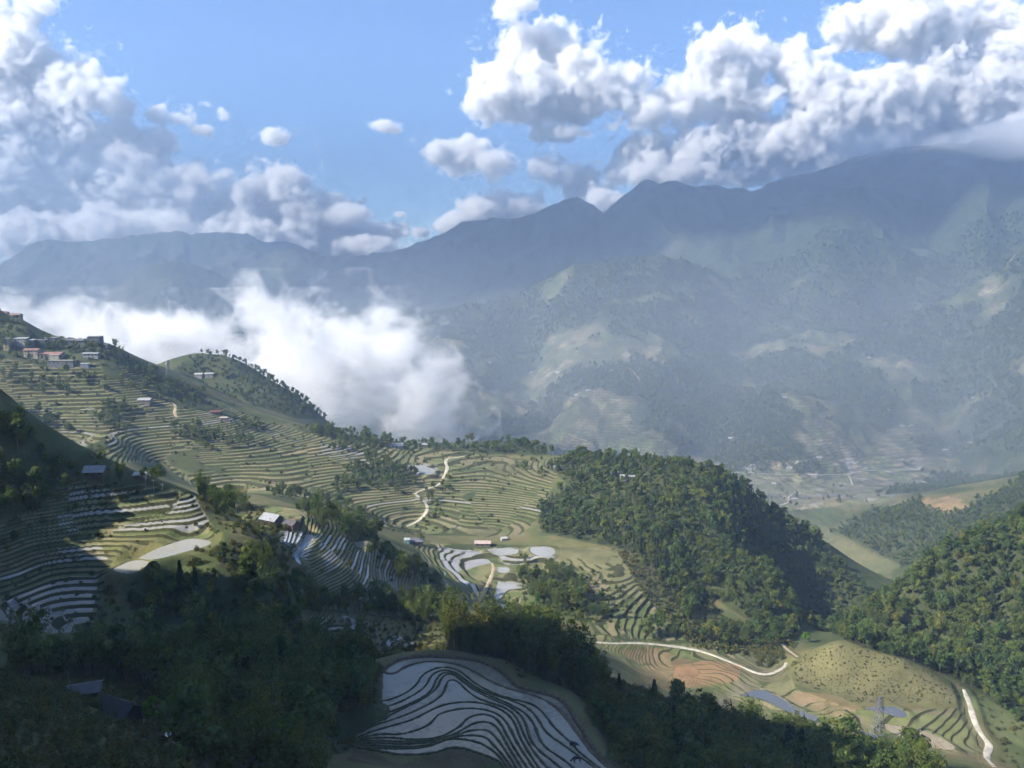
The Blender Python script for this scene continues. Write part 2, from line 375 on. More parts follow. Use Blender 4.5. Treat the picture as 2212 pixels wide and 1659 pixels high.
FLATS = [ # single flooded plots: outline in pixels, search range, tone
 ([(299,1206),(331,1188),(372,1173),(417,1160),(471,1173),(400,1192),(331,1211)], 262, 312, 'silver'),
 ([(242,1230),(262,1220),(288,1209),(328,1212),(310,1226),(292,1238),(266,1240)], 255, 300, 'silver'),
 ([(615,1148),(624,1143),(619,1169),(612,1173)], 350, 430, 'sky'), ([(626,1146),(633,1144),(625,1173),(619,1172)], 350, 430, 'sky'),
 ([(637,1146),(643,1147),(633,1175),(628,1173)], 350, 430, 'sky'), ([(649,1148),(656,1148),(643,1173),(635,1175)], 350, 430, 'sky'),
 ([(660,1155),(680,1155),(675,1166),(649,1192),(643,1200),(652,1220),(646,1219),(638,1211),(634,1195),(651,1179)], 340, 430, 'sky'),
 ([(1598,1502),(1643,1485),(1688,1508),(1730,1536),(1820,1566),(1908,1592),(1933,1613),(1822,1578),(1694,1536),(1651,1510)], 340, 440, 'slate'),
 ([(1861,1530),(1900,1526),(1933,1525),(1967,1545),(1946,1551),(1908,1540)], 350, 420, 'slate'),
 ([(1912,1564),(1993,1575),(2070,1613),(2053,1624),(1972,1604),(1908,1574)], 335, 400, 'mud'),
 ([(764,1172),(784,1168),(807,1178),(792,1185),(771,1182)], 430, 560, 'mud'),
 ([(1146,1182),(1193,1179),(1203,1198),(1167,1203),(1144,1192)], 500, 640, 'silver'),
 ([(1076,1225),(1099,1224),(1102,1237),(1075,1238)], 480, 600, 'silver'),
 ([(893,1005),(923,1008),(945,1020),(925,1027),(905,1018)], 700, 880, 'silver'),
 ([(1050,1186),(1110,1183),(1125,1196),(1070,1202)], 500, 640, 'silver'),
]
FLAT3 = []
for px, y0, y1, tone in FLATS:
    c = np.mean(px, axis=0); zf = hit(c[0], c[1], y0, y1)[2]
    q = []
    for (u, v) in px:
        a, b = ray(u, v); q.append((a * zf / b, zf / b))
    q = np.array(q); q = np.concatenate([q, q[:1]])
    FLAT3.append((resample(q, 40)[:-1], zf))

PATHS = [ # pixels, search range, width, kind
 ([(1003,985),(985,988),(965,990),(962,1000),(968,1010),(958,1030),(950,1048),(920,1055),(896,1064),(898,1069),(915,1080),(925,1095),(918,1112),(900,1128),(878,1137)], 560, 930, 2.9, 'concrete'),
 ([(1063,1216),(1067,1228),(1060,1250),(1050,1270),(1038,1290),(1036,1302),(1050,1320),(1085,1334),(1130,1340),(1180,1345),(1205,1352)], 390, 640, 2.6, 'dirt'),
 ([(1275,1385),(1320,1390),(1380,1388),(1440,1394),(1500,1402),(1550,1418),(1605,1441),(1635,1455),(1662,1457),(1690,1445),(1700,1432)], 380, 520, 2.5, 'concrete'),
 ([(1725,1420),(1700,1402),(1690,1392)], 430, 560, 2.4, 'dirt'),
 ([(2082,1490),(2095,1520),(2105,1560),(2122,1590),(2140,1610),(2128,1632),(2145,1655),(2155,1675)], 330, 440, 2.7, 'concrete'),
 ([(372,868),(380,878),(376,893),(384,902)], 700, 960, 3.0, 'dirt'),
 ([(1566,1021),(1620,1022),(1680,1026),(1740,1025),(1800,1026),(1833,1027),(1850,1020),(1880,1017),(1960,1015),(2010,1017)], 1450, 2000, 4.2, 'concrete'),
 ([(1833,1027),(1838,1038),(1842,1050)], 1450, 2000, 4.0, 'concrete'),
 ([(1640,1098),(1690,1092),(1705,1085),(1702,1075),(1712,1068)], 1300, 1800, 4.0, 'concrete'),
 ([(1352,790),(1360,797),(1375,810),(1382,824)], 2000, 3200, 5.0, 'dirt'),
 ([(1170,918),(1195,905),(1215,890),(1230,880)], 1700, 3000, 5.0, 'dirt'),
 ([(1225,938),(1250,948),(1275,956)], 1600, 2600, 5.0, 'dirt'),
 ([(1195,850),(1225,858),(1240,862)], 1800, 3200, 5.0, 'dirt'),
]
PATH3 = []
for px, y0, y1, w, kd in PATHS:
    q = np.array([hit(u, v, y0, y1) for u, v in px])
    PATH3.append((resample(q, max(20, int(np.linalg.norm(np.diff(q, axis=0), axis=1).sum() / 3))), w, kd))

# ------------------------------------------------------------------ terracing
TERR = [ # pixel polygon, distance range, step, tread fraction
 ([(-80,780),(230,775),(340,815),(430,850),(420,930),(400,1040),(350,1000),(-80,1000)], 560, 945, 2.3, .66),
 ([(430,850),(560,905),(700,945),(860,962),(1000,975),(1200,1000),(1180,1100),(1120,1165),(880,1150),(760,1110),(640,1080),(520,1060),(400,1045),(420,930)], 560, 945, 1.5, .66),
 ([(140,1035),(300,1045),(420,1068),(475,1150),(430,1180),(250,1235),(200,1360),(-60,1370),(-60,1150),(90,1100)], 235, 330, 1.2, .68),
 ([(470,1050),(560,1080),(700,1120),(780,1150),(900,1215),(1000,1330),(820,1330),(690,1315),(640,1220),(600,1140)], 330, 480, 1.25, .68),
 ([(880,1160),(1050,1185),(1330,1185),(1360,1240),(1480,1380),(1300,1375),(1240,1270),(1120,1330),(1000,1330),(930,1240)], 420, 620, 1.25, .72),
 ([(650,1325),(760,1325),(900,1385),(960,1400),(700,1400)], 290, 345, 1.0, .7),
 ([(1280,1375),(1620,1400),(1700,1440),(1720,1480),(2080,1500),(2150,1659),(1800,1640),(1500,1540),(1300,1480)], 340, 475, .8, .8),
]
LEVEL = [([(240,1222),(250,1200),(275,1182),(340,1166),(417,1152),(480,1165),(480,1180),(331,1218),(292,1244),(234,1240)], 250, 315),
 ([(1700,1450),(1740,1410),(1800,1385),(1880,1392),(1960,1418),(2040,1455),(2085,1500),(2070,1530),(1850,1535),(1720,1490)], 378, 460)]   # open flat plots without steps
def terrace(X, Y, hs, u, v):
    n = len(X); mask = np.zeros(n); step = np.full(n, 1.5); tf = np.full(n, .7)
    for poly, y0, y1, s, t in TERR:
        m = (Y > y0) & (Y < y1)
        if not m.any(): continue
        m[m] = in_poly(u[m] + 14 * fbm(X[m] / 30, Y[m] / 30, 2, 5), v[m] + 8 * fbm(X[m] / 30, Y[m] / 30, 2, 6), poly)
        mask[m] = 1; step[m] = s; tf[m] = t
    for poly, y0, y1 in LEVEL:
        m = (Y > y0) & (Y < y1)
        if m.any(): m[m] = in_poly(u[m], v[m], poly); mask[m] = 0
    cn = fbm(X / 85, Y / 85, 3, 14)                      # plots with their own step height, and patches left to scrub
    step = step * np.where(cn > .22, .72, np.where(cn < -.2, 1.55, 1.0))
    mask = np.where((fbm(X / 48, Y / 48, 3, 15) > .42) & (Y > 330), 0, mask)
    ph = hs / step + 0.20 * fbm(X / 14, Y / 14, 2, 9)
    k = np.floor(ph); f = ph - k
    tr = np.where(f < tf, 0.05 * f / tf, 0.05 + 0.95 * (f - tf) / (1 - tf))
    ht = step * (k + tr)
    return mask, step, tf, ph, ht

def surface(X, Y):
    """final ground: height, mask, phase, tread fraction"""
    hs = smooth_h(X, Y)
    u, v = project(X, Y, hs + ZC)
    mask, step, tf, ph, ht = terrace(X, Y, hs, u, v)
    z = np.where(mask > 0, ht, hs)
    return z, hs, mask, ph, tf, u, v

# kd-trees for the ponds and the paths
_pp = [(x, y, 0.0, k) for k, (L, zb) in enumerate(POND3) for x, y in L]
kdp = kdtree.KDTree(len(_pp))
for i, q in enumerate(_pp): kdp.insert((q[0], q[1], 0), i)
kdp.balance()
_qq = [(p[0], p[1], p[2], w) for L, w, kd in PATH3 for p in L]
kdq = kdtree.KDTree(len(_qq))
for i, q in enumerate(_qq): kdq.insert((q[0], q[1], 0), i)
kdq.balance()
PONDPOLY = []
for k in range(NP_):
    A = POND3[k][0]; B = POND3[k + 1][0]
    PONDPOLY.append(np.concatenate([A, B[::-1]]))
_allp = np.concatenate([L for L, z in POND3])
PB = (_allp[:, 0].min() - 14, _allp[:, 0].max() + 14, _allp[:, 1].min() - 14, _allp[:, 1].max() + 14)

def shape_ground(X, Y, z):
    """beds for the ponds and the paths"""
    pond = np.zeros(len(X))
    m = np.nonzero((X > PB[0]) & (X < PB[1]) & (Y > PB[2]) & (Y < PB[3]))[0]
    if len(m):
        ins = np.full(len(m), -1)
        for k in range(NP_):
            ins[in_poly(X[m], Y[m], PONDPOLY[k])] = k
        for j, i in enumerate(m):
            co, idx, d = kdp.find((X[i], Y[i], 0))
            lk = _pp[idx][3]
            if ins[j] >= 0:
                z[i] = PZ[ins[j]] - 0.45; pond[i] = 1
            elif d < 14:
                t = min(1, max(0, (d - 1.0) / 13.0)); t = t * t * (3 - 2 * t)
                z[i] = (POND3[lk][1] - 0.25) * (1 - t) + z[i] * t
    for q, zf in FLAT3:
        m = np.nonzero((X > q[:, 0].min() - 7) & (X < q[:, 0].max() + 7) & (Y > q[:, 1].min() - 7) & (Y < q[:, 1].max() + 7))[0]
        if not len(m): continue
        ins = in_poly(X[m], Y[m], q)
        d = np.sqrt(((X[m][:, None] - q[None, :, 0]) ** 2 + (Y[m][:, None] - q[None, :, 1]) ** 2).min(1))
        t = sstep(.8, 6.5, d); z[m] = np.where(ins, zf - .4, (zf + .25) * (1 - t) + z[m] * t); pond[m[ins]] = 1
    # paths: only test vertices near them
    q = np.array([(a, b) for a, b, c, w in _qq])
    for L, w, kd in PATH3:
        x0, x1 = L[:, 0].min() - 12, L[:, 0].max() + 12; y0, y1 = L[:, 1].min() - 12, L[:, 1].max() + 12
        mm = np.nonzero((X > x0) & (X < x1) & (Y > y0) & (Y < y1))[0]
        if not len(mm): continue
        kd_ = kdtree.KDTree(len(L))
        for i, p in enumerate(L): kd_.insert((p[0], p[1], 0), i)
        kd_.balance()
        for i in mm:
            co, idx, d = kd_.find((X[i], Y[i], 0))
            r = w * .5 + 1.2
            if d < r + 5:
                t = min(1, max(0, (d - r) / 5)); t = t * t * (3 - 2 * t)
                z[i] = (L[idx, 2] - 0.25) * (1 - t) + z[i] * t
    return z, pond

WOODS = [ # name, polygon, y0, y1, spacing, kind mix, label for single trees, group, mean scale
 ('central', [(1175,1005),(1250,985),(1500,1005),(1560,1020),(1640,1150),(1720,1300),(1735,1370),(1680,1385),(1600,1330),(1540,1290),(1480,1340),(1440,1270),(1400,1200),(1330,1185),(1170,1150),(1160,1095),(1230,1050)], 470, 850, 4.8, (('broadleaf', .8), ('conifer', .12), ('bamboo', .08)), 'leafy green tree in the wood covering the central hill', 'trees on the central wooded hill', .66),
 ('flank', [(1560,1015),(1630,1045),(1760,1155),(1900,1300),(1870,1380),(1745,1395),(1640,1200)], 540, 1060, 5.4, (('broadleaf', .9), ('conifer', .1)), 'tree on the shaded gorge side of the central hill', 'trees on the shaded gorge flank', .62),
 ('rhill', [(1795,1370),(1935,1275),(2012,1203),(2212,1110),(2320,1060),(2320,1600),(2200,1570),(2140,1510),(2080,1475),(1960,1425),(1880,1405)], 392, 600, 4.3, (('broadleaf', .85), ('conifer', .07), ('bamboo', .08)), 'broad crowned tree on the wooded hill at the right edge', 'trees on the right wooded hill', .70),
 ('midright', [(1780,1135),(1900,1108),(1985,1075),(2000,1100),(2060,1112),(2110,1085),(2212,1032),(2300,1020),(2300,1110),(2212,1110),(2050,1185),(1950,1228),(1880,1190)], 1040, 1360, 6.8, (('broadleaf', .9), ('bamboo', .1)), 'tree in the hazy wood below the brown hilltop field', 'trees on the hill with the brown hilltop field', .75),
 ('leftlow', [(340,1280),(480,1215),(560,1195),(640,1270),(660,1335),(480,1360),(300,1340),(280,1300)], 245, 345, 5.4, (('broadleaf', .75), ('conifer', .1), ('bamboo', .15)), 'tall dark tree on the slope below the long paddy', 'trees on the slope below the long paddy', .72),
 ('darkwood', [(0,1440),(130,1432),(300,1415),(480,1395),(650,1380),(690,1410),(800,1440),(815,1560),(745,1600),(700,1659),(690,1720),(430,1720),(385,1580),(330,1480),(240,1470),(120,1460),(0,1470)], 140, 330, 4.6, (('bamboo', .62), ('broadleaf', .38)), 'tall bamboo in the shaded wood left of the ponds', 'growth in the shaded wood left of the ponds', .85),
 ('rightwood', [(1275,1510),(1400,1520),(1500,1555),(1700,1605),(1900,1640),(2000,1659),(2050,1740),(1300,1740),(1310,1640),(1260,1560)], 200, 325, 4.8, (('bamboo', .4), ('broadleaf', .55), ('conifer', .05)), 'shaded tree in the wood right of the ponds', 'growth in the shaded wood right of the ponds', .85),
 ('stand', [(965,1395),(1080,1405),(1180,1425),(1270,1480),(1300,1500),(1290,1525),(1200,1480),(1090,1432),(970,1412)], 240, 300, 3.0, (('tallbamboo', 1.),), 'tall slender bamboo in the stand behind the crescent pond', 'bamboo stand behind the crescent pond', 1.1),
 ('band', [(640,1295),(720,1290),(850,1300),(960,1315),(980,1350),(880,1340),(760,1325),(650,1330)], 328, 372, 5.0, (('broadleaf', .5), ('bamboo', .5)), 'dark tree in the row behind the small terraced spur', 'row of trees behind the small terraced spur', .72),
 ('leftedge', [(-60,860),(40,905),(100,975),(175,1010),(140,1060),(80,1110),(0,1130),(-60,1130)], 265, 316, 5.0, (('broadleaf', 1.),), 'dark tree on the steep bank at the left edge', 'trees on the steep left bank', .8),
 ('clump', [(1120,1250),(1175,1220),(1240,1250),(1290,1290),(1315,1335),(1270,1345),(1190,1320),(1140,1290)], 455, 560, 6.0, (('broadleaf', .6), ('bamboo', .4)), 'tree in the thicket between the valley paddies', 'thicket between the valley paddies', .8),
 ('knoll', [(370,800),(430,765),(500,768),(570,805),(650,855),(705,905),(640,905),(560,880),(450,850)], 1040, 1190, 8.5, (('broadleaf', .95), ('conifer', .05)), 'hazy tree on the knoll in front of the mist bank', 'trees on the knoll in front of the mist', .75),
 ('crest', [(640,925),(760,940),(860,955),(1000,965),(1100,960),(1180,968),(1180,985),(1000,978),(850,968),(700,950)], 850, 935, 8.0, (('broadleaf', .8), ('bamboo', .2)), 'tree on the crest above the long terraced hillside', 'trees along the crest above the terraces', .8),
 ('grove', [(370,925),(420,918),(470,950),(470,985),(420,975),(380,950)], 700, 880, 6.0, (('broadleaf', .6), ('bamboo', .4)), 'tree in the dark grove midway up the terraced hillside', 'grove midway up the terraced hillside', .8),
 ('grove2', [(20,890),(90,880),(140,905),(150,940),(60,945),(10,930)], 640, 830, 7.0, (('broadleaf', .7), ('bamboo', .3)), 'tree in the grove below the ridge-top village', 'grove below the ridge-top village', .85),
 ('strip', [(420,1060),(500,1075),(540,1100),(520,1120),(440,1095)], 320, 470, 6.0, (('bamboo', .7), ('broadleaf', .3)), 'bushy clump behind the left terraced hill', 'clumps behind the left terraced hill', .75),
 ('strip2', [(640,1105),(720,1110),(790,1150),(830,1175),(760,1170),(680,1130)], 410, 520, 6.5, (('bamboo', .6), ('broadleaf', .4)), 'clump beside the spur with bright ponds', 'clumps beside the spur with bright ponds', .8),
 ('ridge', [(60,735),(200,740),(300,790),(345,810),(450,858),(450,880),(330,840),(250,775),(100,760)], 830, 940, 6.5, (('broadleaf', .85), ('conifer', .15)), 'tree between the houses of the ridge-top village', 'trees of the ridge-top village', .75),
 ('topleft', [(-60,660),(40,695),(85,730),(60,755),(-60,760)], 830, 955, 5.5, (('broadleaf', 1.),), 'dark tree on the topmost left hilltop', 'trees on the topmost left hilltop', .75),
 ('hillgroves', [(-20,820),(330,820),(560,915),(860,970),(1180,995),(1170,1110),(1100,1160),(880,1155),(560,1070),(350,1000),(-20,960)], 580, 930, 6.5, (('broadleaf', .65), ('bamboo', .35)), 'tree in a small clump dotted over the long terraced hillside', 'clumps dotted over the long terraced hillside', .72),
 ('spurgroves', [(610,1150),(780,1150),(950,1260),(1000,1330),(700,1310)], 340, 480, 5.0, (('broadleaf', .6), ('bamboo', .4)), 'tree in a clump among the terraces of the pond spur', 'clumps on the pond spur', .65),
 ('floorgroves', [(900,1165),(1330,1190),(1480,1380),(1290,1380),(1240,1270),(1000,1320)], 430, 620, 6.0, (('broadleaf', .7), ('bamboo', .3)), 'small tree at a paddy edge on the valley floor', 'small trees at the valley paddy edges', .5),
 ('village', [(-20,745),(90,745),(230,755),(320,800),(440,860),(440,890),(320,860),(200,830),(60,830),(-20,830)], 790, 915, 10.5, (('broadleaf', .75), ('bamboo', .25)), 'garden tree on the slope just below the ridge-top village', 'garden trees below the ridge-top village', .7),
 ('road', [(1300,1360),(1420,1350),(1480,1370),(1560,1350),(1640,1340),(1720,1380),(1700,1400),(1560,1395),(1420,1385)], 440, 560, 8.0, (('broadleaf', .7), ('bamboo', .3)), 'tree at the foot of the central hill above the pale road', 'trees above the pale valley road', .75),
]
# ------------------------------------------------------------------ ground colours
def lerp3(c, col, t):
    return c * (1 - t[:, None]) + np.array(col)[None] * t[:, None]

SOIL = [ # polygon, y0, y1, colour, strength
 ([(1455,1440),(1520,1425),(1600,1440),(1590,1475),(1510,1490),(1450,1480)],380,470,(.27,.155,.085),.9),
 ([(1330,1400),(1430,1405),(1500,1425),(1450,1445),(1370,1430)],400,480,(.20,.125,.075),.9),
 ([(1370,1440),(1450,1440),(1450,1500),(1400,1480)],380,470,(.24,.155,.09),.7),
 ([(1440,1500),(1500,1485),(1600,1470),(1560,1510),(1470,1540)],370,430,(.12,.13,.055),.8),
 ([(1540,1520),(1600,1465),(1660,1490),(1560,1530)],370,430,(.16,.14,.10),.9),
 ([(1700,1490),(1800,1500),(1870,1530),(1800,1545),(1720,1520)],360,420,(.26,.17,.095),.7),
 ([(1850,1530),(2000,1540),(2090,1560),(2110,1620),(1960,1600),(1880,1560)],340,400,(.145,.165,.06),.8),
 ([(2090,1510),(2160,1590),(2212,1620),(2212,1560),(2120,1500)],340,420,(.12,.15,.055),.7),
 ([(1720,1440),(1800,1394),(1950,1425),(2065,1495),(2060,1520),(1850,1525),(1720,1475)],386,450,(.135,.125,.06),.85),
 ([(1990,1075),(2060,1073),(2095,1095),(2040,1108),(1995,1090)],1080,1320,(.27,.18,.10),.9),
 ([(1730,1145),(1790,1150),(1880,1190),(1950,1220),(1920,1240),(1840,1230),(1770,1190)],1050,1450,(.15,.145,.075),.6),
 ([(1560,1030),(1900,1025),(1900,1090),(1650,1100)],1400,1900,(.15,.15,.085),.8),
 ([(1690,1065),(1830,1070),(1820,1090),(1690,1085)],1350,1700,(.21,.17,.09),.8),
 ([(1060,1180),(1330,1185),(1380,1230),(1350,1280),(1260,1220),(1080,1215)],500,620,(.16,.15,.075),.85),
 ([(850,1190),(900,1200),(900,1290),(860,1280)],390,520,(.19,.14,.085),.8),
 ([(780,1165),(860,1165),(900,1200),(820,1195)],440,560,(.16,.155,.075),.7),
 ([(500,1052),(590,1042),(620,1048),(520,1065)],600,720,(.26,.205,.11),.9),
 ([(600,975),(690,962),(690,972),(610,985)],700,900,(.25,.20,.11),.9),
 ([(90,830),(200,840),(330,870),(300,900),(160,880),(60,870)],700,900,(.15,.16,.07),.7),
 ([(640,1130),(690,1128),(680,1145),(640,1142)],370,430,(.27,.20,.11),.8),
 ([(960,990),(1060,985),(1100,1000),(1010,1010)],760,900,(.14,.13,.08),.8),
 ([(760,1590),(860,1640),(960,1605),(1060,1620),(1110,1659),(740,1659)],180,206,(.075,.055,.035),.9),
 ([(1150,1440),(1230,1455),(1330,1520),(1310,1560),(1230,1500)],225,290,(.10,.085,.04),.8),
 ([(0,1190),(250,1190),(230,1230),(0,1240)],240,300,(.13,.105,.06),.7),
 ([(250,1160),(480,1150),(480,1180),(330,1235),(240,1235)],262,312,(.13,.125,.05),.8),
 ([(0,1470),(330,1500),(420,1659),(0,1659)],90,190,(.075,.075,.035),.6),
]
WET = [
 ([(-20,820),(330,820),(560,915),(860,970),(1180,995),(1170,1110),(880,1155),(560,1070),(350,1000),(-20,960)],580,940,.05),
 ([(150,1050),(420,1070),(470,1150),(250,1180),(120,1130)],270,330,.3), # polygon, y0, y1, probability
 ([(0,1240),(180,1195),(215,1240),(190,1360),(0,1370)],235,285,.85),
 ([(340,1065),(440,1070),(440,1110),(300,1120)],290,330,.55),
 ([(120,1180),(215,1170),(250,1240),(180,1245)],250,300,.6),
 ([(605,1140),(650,1142),(650,1175),(605,1172)],360,420,1.),
 ([(640,1150),(690,1150),(660,1218),(630,1200)],350,420,1.),
 ([(690,1150),(745,1160),(745,1185),(690,1180)],380,440,.7),
 ([(690,1180),(850,1200),(860,1290),(720,1270)],350,440,.35),
 ([(945,1175),(1040,1190),(1060,1215),(960,1240)],500,620,.8),
 ([(950,1215),(1045,1230),(1035,1300),(960,1290)],430,560,.55),
 ([(1060,1180),(1250,1185),(1250,1200),(1080,1225)],500,620,.45),
 ([(1080,1240),(1130,1240),(1120,1330),(1060,1320)],430,560,.35),
 ([(660,1330),(760,1330),(900,1390),(840,1400),(720,1360)],290,345,.5),
 ([(690,955),(790,965),(800,1000),(700,985)],700,900,.6),
 ([(470,900),(520,905),(500,920)],780,930,.9),
 ([(440,885),(600,930),(600,940),(440,892)],800,940,.5),
 ([(890,1000),(945,1005),(945,1025),(900,1025)],720,860,.9),
 ([(545,1048),(590,1040),(595,1052),(560,1056)],600,720,.9),
 ([(1570,1030),(1740,1050),(1700,1090),(1650,1080)],1400,1800,.15),
]
def paint(X, Y, z, hs, mask, ph, tf, u, v, pond):
    n1 = fbm(X / 55, Y / 55, 4, 31); n2 = fbm(X / 12, Y / 12, 3, 32); n3 = fbm(X / 240, Y / 240, 3, 33)
    c = np.empty((len(X), 3)); c[:] = (.072, .088, .034)
    c = lerp3(c, (.115, .112, .048), sstep(-.1, .35, n1))
    c = lerp3(c, (.14, .105, .06), sstep(.15, .5, n2) * .6)
    c = lerp3(c, (.045, .06, .025), sstep(.05, .4, -n1) * .8)
    far = sstep(1250, 1700, Y)
    if far.any():
        fo = sstep(-.12, .12, fbm(X / 210, Y / 210, 5, 35) + .15 + .3 * sstep(2500, 3400, Y))
        cf = np.empty_like(c); cf[:] = (.075, .085, .04)
        cf = lerp3(cf, (.15, .13, .08), sstep(.2, .45, fbm(X / 90, Y / 90, 4, 36)) * .6)
        wx = X + 22 * fbm(X / 120, Y / 120, 3, 64); wy = Y + 22 * fbm(X / 120, Y / 120, 3, 65)
        hp = hash2(np.floor((wx * .8 + wy * .6) / 38), np.floor((wy * .8 - wx * .6) / 52), 66)
        pc = np.array([(.07, .085, .04), (.13, .135, .07), (.17, .145, .09), (.05, .065, .03), (.10, .12, .05), (.21, .18, .125)])[np.minimum((hp * 6).astype(int), 5)]
        cf = cf * .35 + pc * .65
        cf = lerp3(cf, (.036, .052, .026), fo * .92)
        up = sstep(3300, 4200, Y)
        cf = lerp3(cf, (.032, .045, .026), up * .85)
        rock = sstep(.3, .55, ridged(X / 300, Y / 300, 4, 37) - .25) * up * sstep(3600, 4500, Y) * .35
        cf = lerp3(cf, (.13, .125, .11), rock)
        c = c * (1 - far[:, None]) + cf * far[:, None]
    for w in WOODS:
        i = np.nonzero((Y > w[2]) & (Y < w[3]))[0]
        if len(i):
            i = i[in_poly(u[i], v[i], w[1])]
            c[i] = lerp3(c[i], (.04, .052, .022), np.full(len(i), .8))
    fl = np.nonzero((Y > 1400) & (Y < 2000))[0]
    if len(fl):     # patchwork of small plots on the far valley floor
        fl = fl[in_poly(u[fl], v[fl], [(1540,1000),(1990,985),(2010,1040),(1900,1085),(1740,1100),(1640,1105),(1580,1050)])]
        if len(fl):
            px_ = X[fl] * .92 + Y[fl] * .39 + 9 * fbm(X[fl] / 60, Y[fl] / 60, 2, 61); py_ = Y[fl] * .92 - X[fl] * .39 + 9 * fbm(X[fl] / 60, Y[fl] / 60, 2, 62)
            hh = hash2(np.floor(px_ / 26), np.floor(py_ / 34), 63)
            cp = np.array([(.10, .12, .05), (.19, .18, .09), (.24, .20, .13), (.15, .17, .07), (.28, .27, .24)])[np.minimum((hh * 5).astype(int), 4)]
            ed = (np.abs((px_ / 26) % 1 - .5) > .44) | (np.abs((py_ / 34) % 1 - .5) > .45)
            c[fl] = np.where(ed[:, None], (.055, .065, .03), cp)
    k = np.floor(ph)
    seg = np.floor(fbm(X / 38, Y / 38, 2, 51) * 5)
    r1 = hash2(k, seg, 5); r2 = hash2(k, seg + 40, 6)
    t = np.empty_like(c); t[:] = (.108, .126, .05)
    t = lerp3(t, (.155, .15, .072), sstep(.35, .6, r1))
    t = lerp3(t, (.185, .155, .09), sstep(.7, .9, r1))
    t = lerp3(t, (.06, .085, .03), sstep(.75, .95, r2))
    t = lerp3(t, (.12, .10, .065), (sstep(.0, .4, n1)) * .5)
    c = np.where(mask[:, None] > 0, t, c)
    for poly, y0, y1, col, s in SOIL:
        m = (Y > y0) & (Y < y1)
        if not m.any(): continue
        i = np.nonzero(m)[0]
        i = i[in_poly(u[i] + 10 * fbm(X[i] / 18, Y[i] / 18, 3, 71), v[i] + 6 * fbm(X[i] / 18, Y[i] / 18, 3, 72), poly)]
        if len(i):
            vv = (s * (0.75 + .35 * n2[i])).clip(0, 1)
            c[i] = lerp3(c[i], col, vv)
    wet = np.zeros(len(X))
    for poly, y0, y1, p in WET:
        m = (Y > y0) & (Y < y1) & (mask > 0)
        if not m.any(): continue
        i = np.nonzero(m)[0]
        i = i[in_poly(u[i], v[i], poly)]
        wet[i] = np.maximum(wet[i], (hash2(k[i], seg[i] * 0 + 3, 8) < p) * 1.0)
    c[pond > 0] = (.09, .08, .055)
    return c, wet

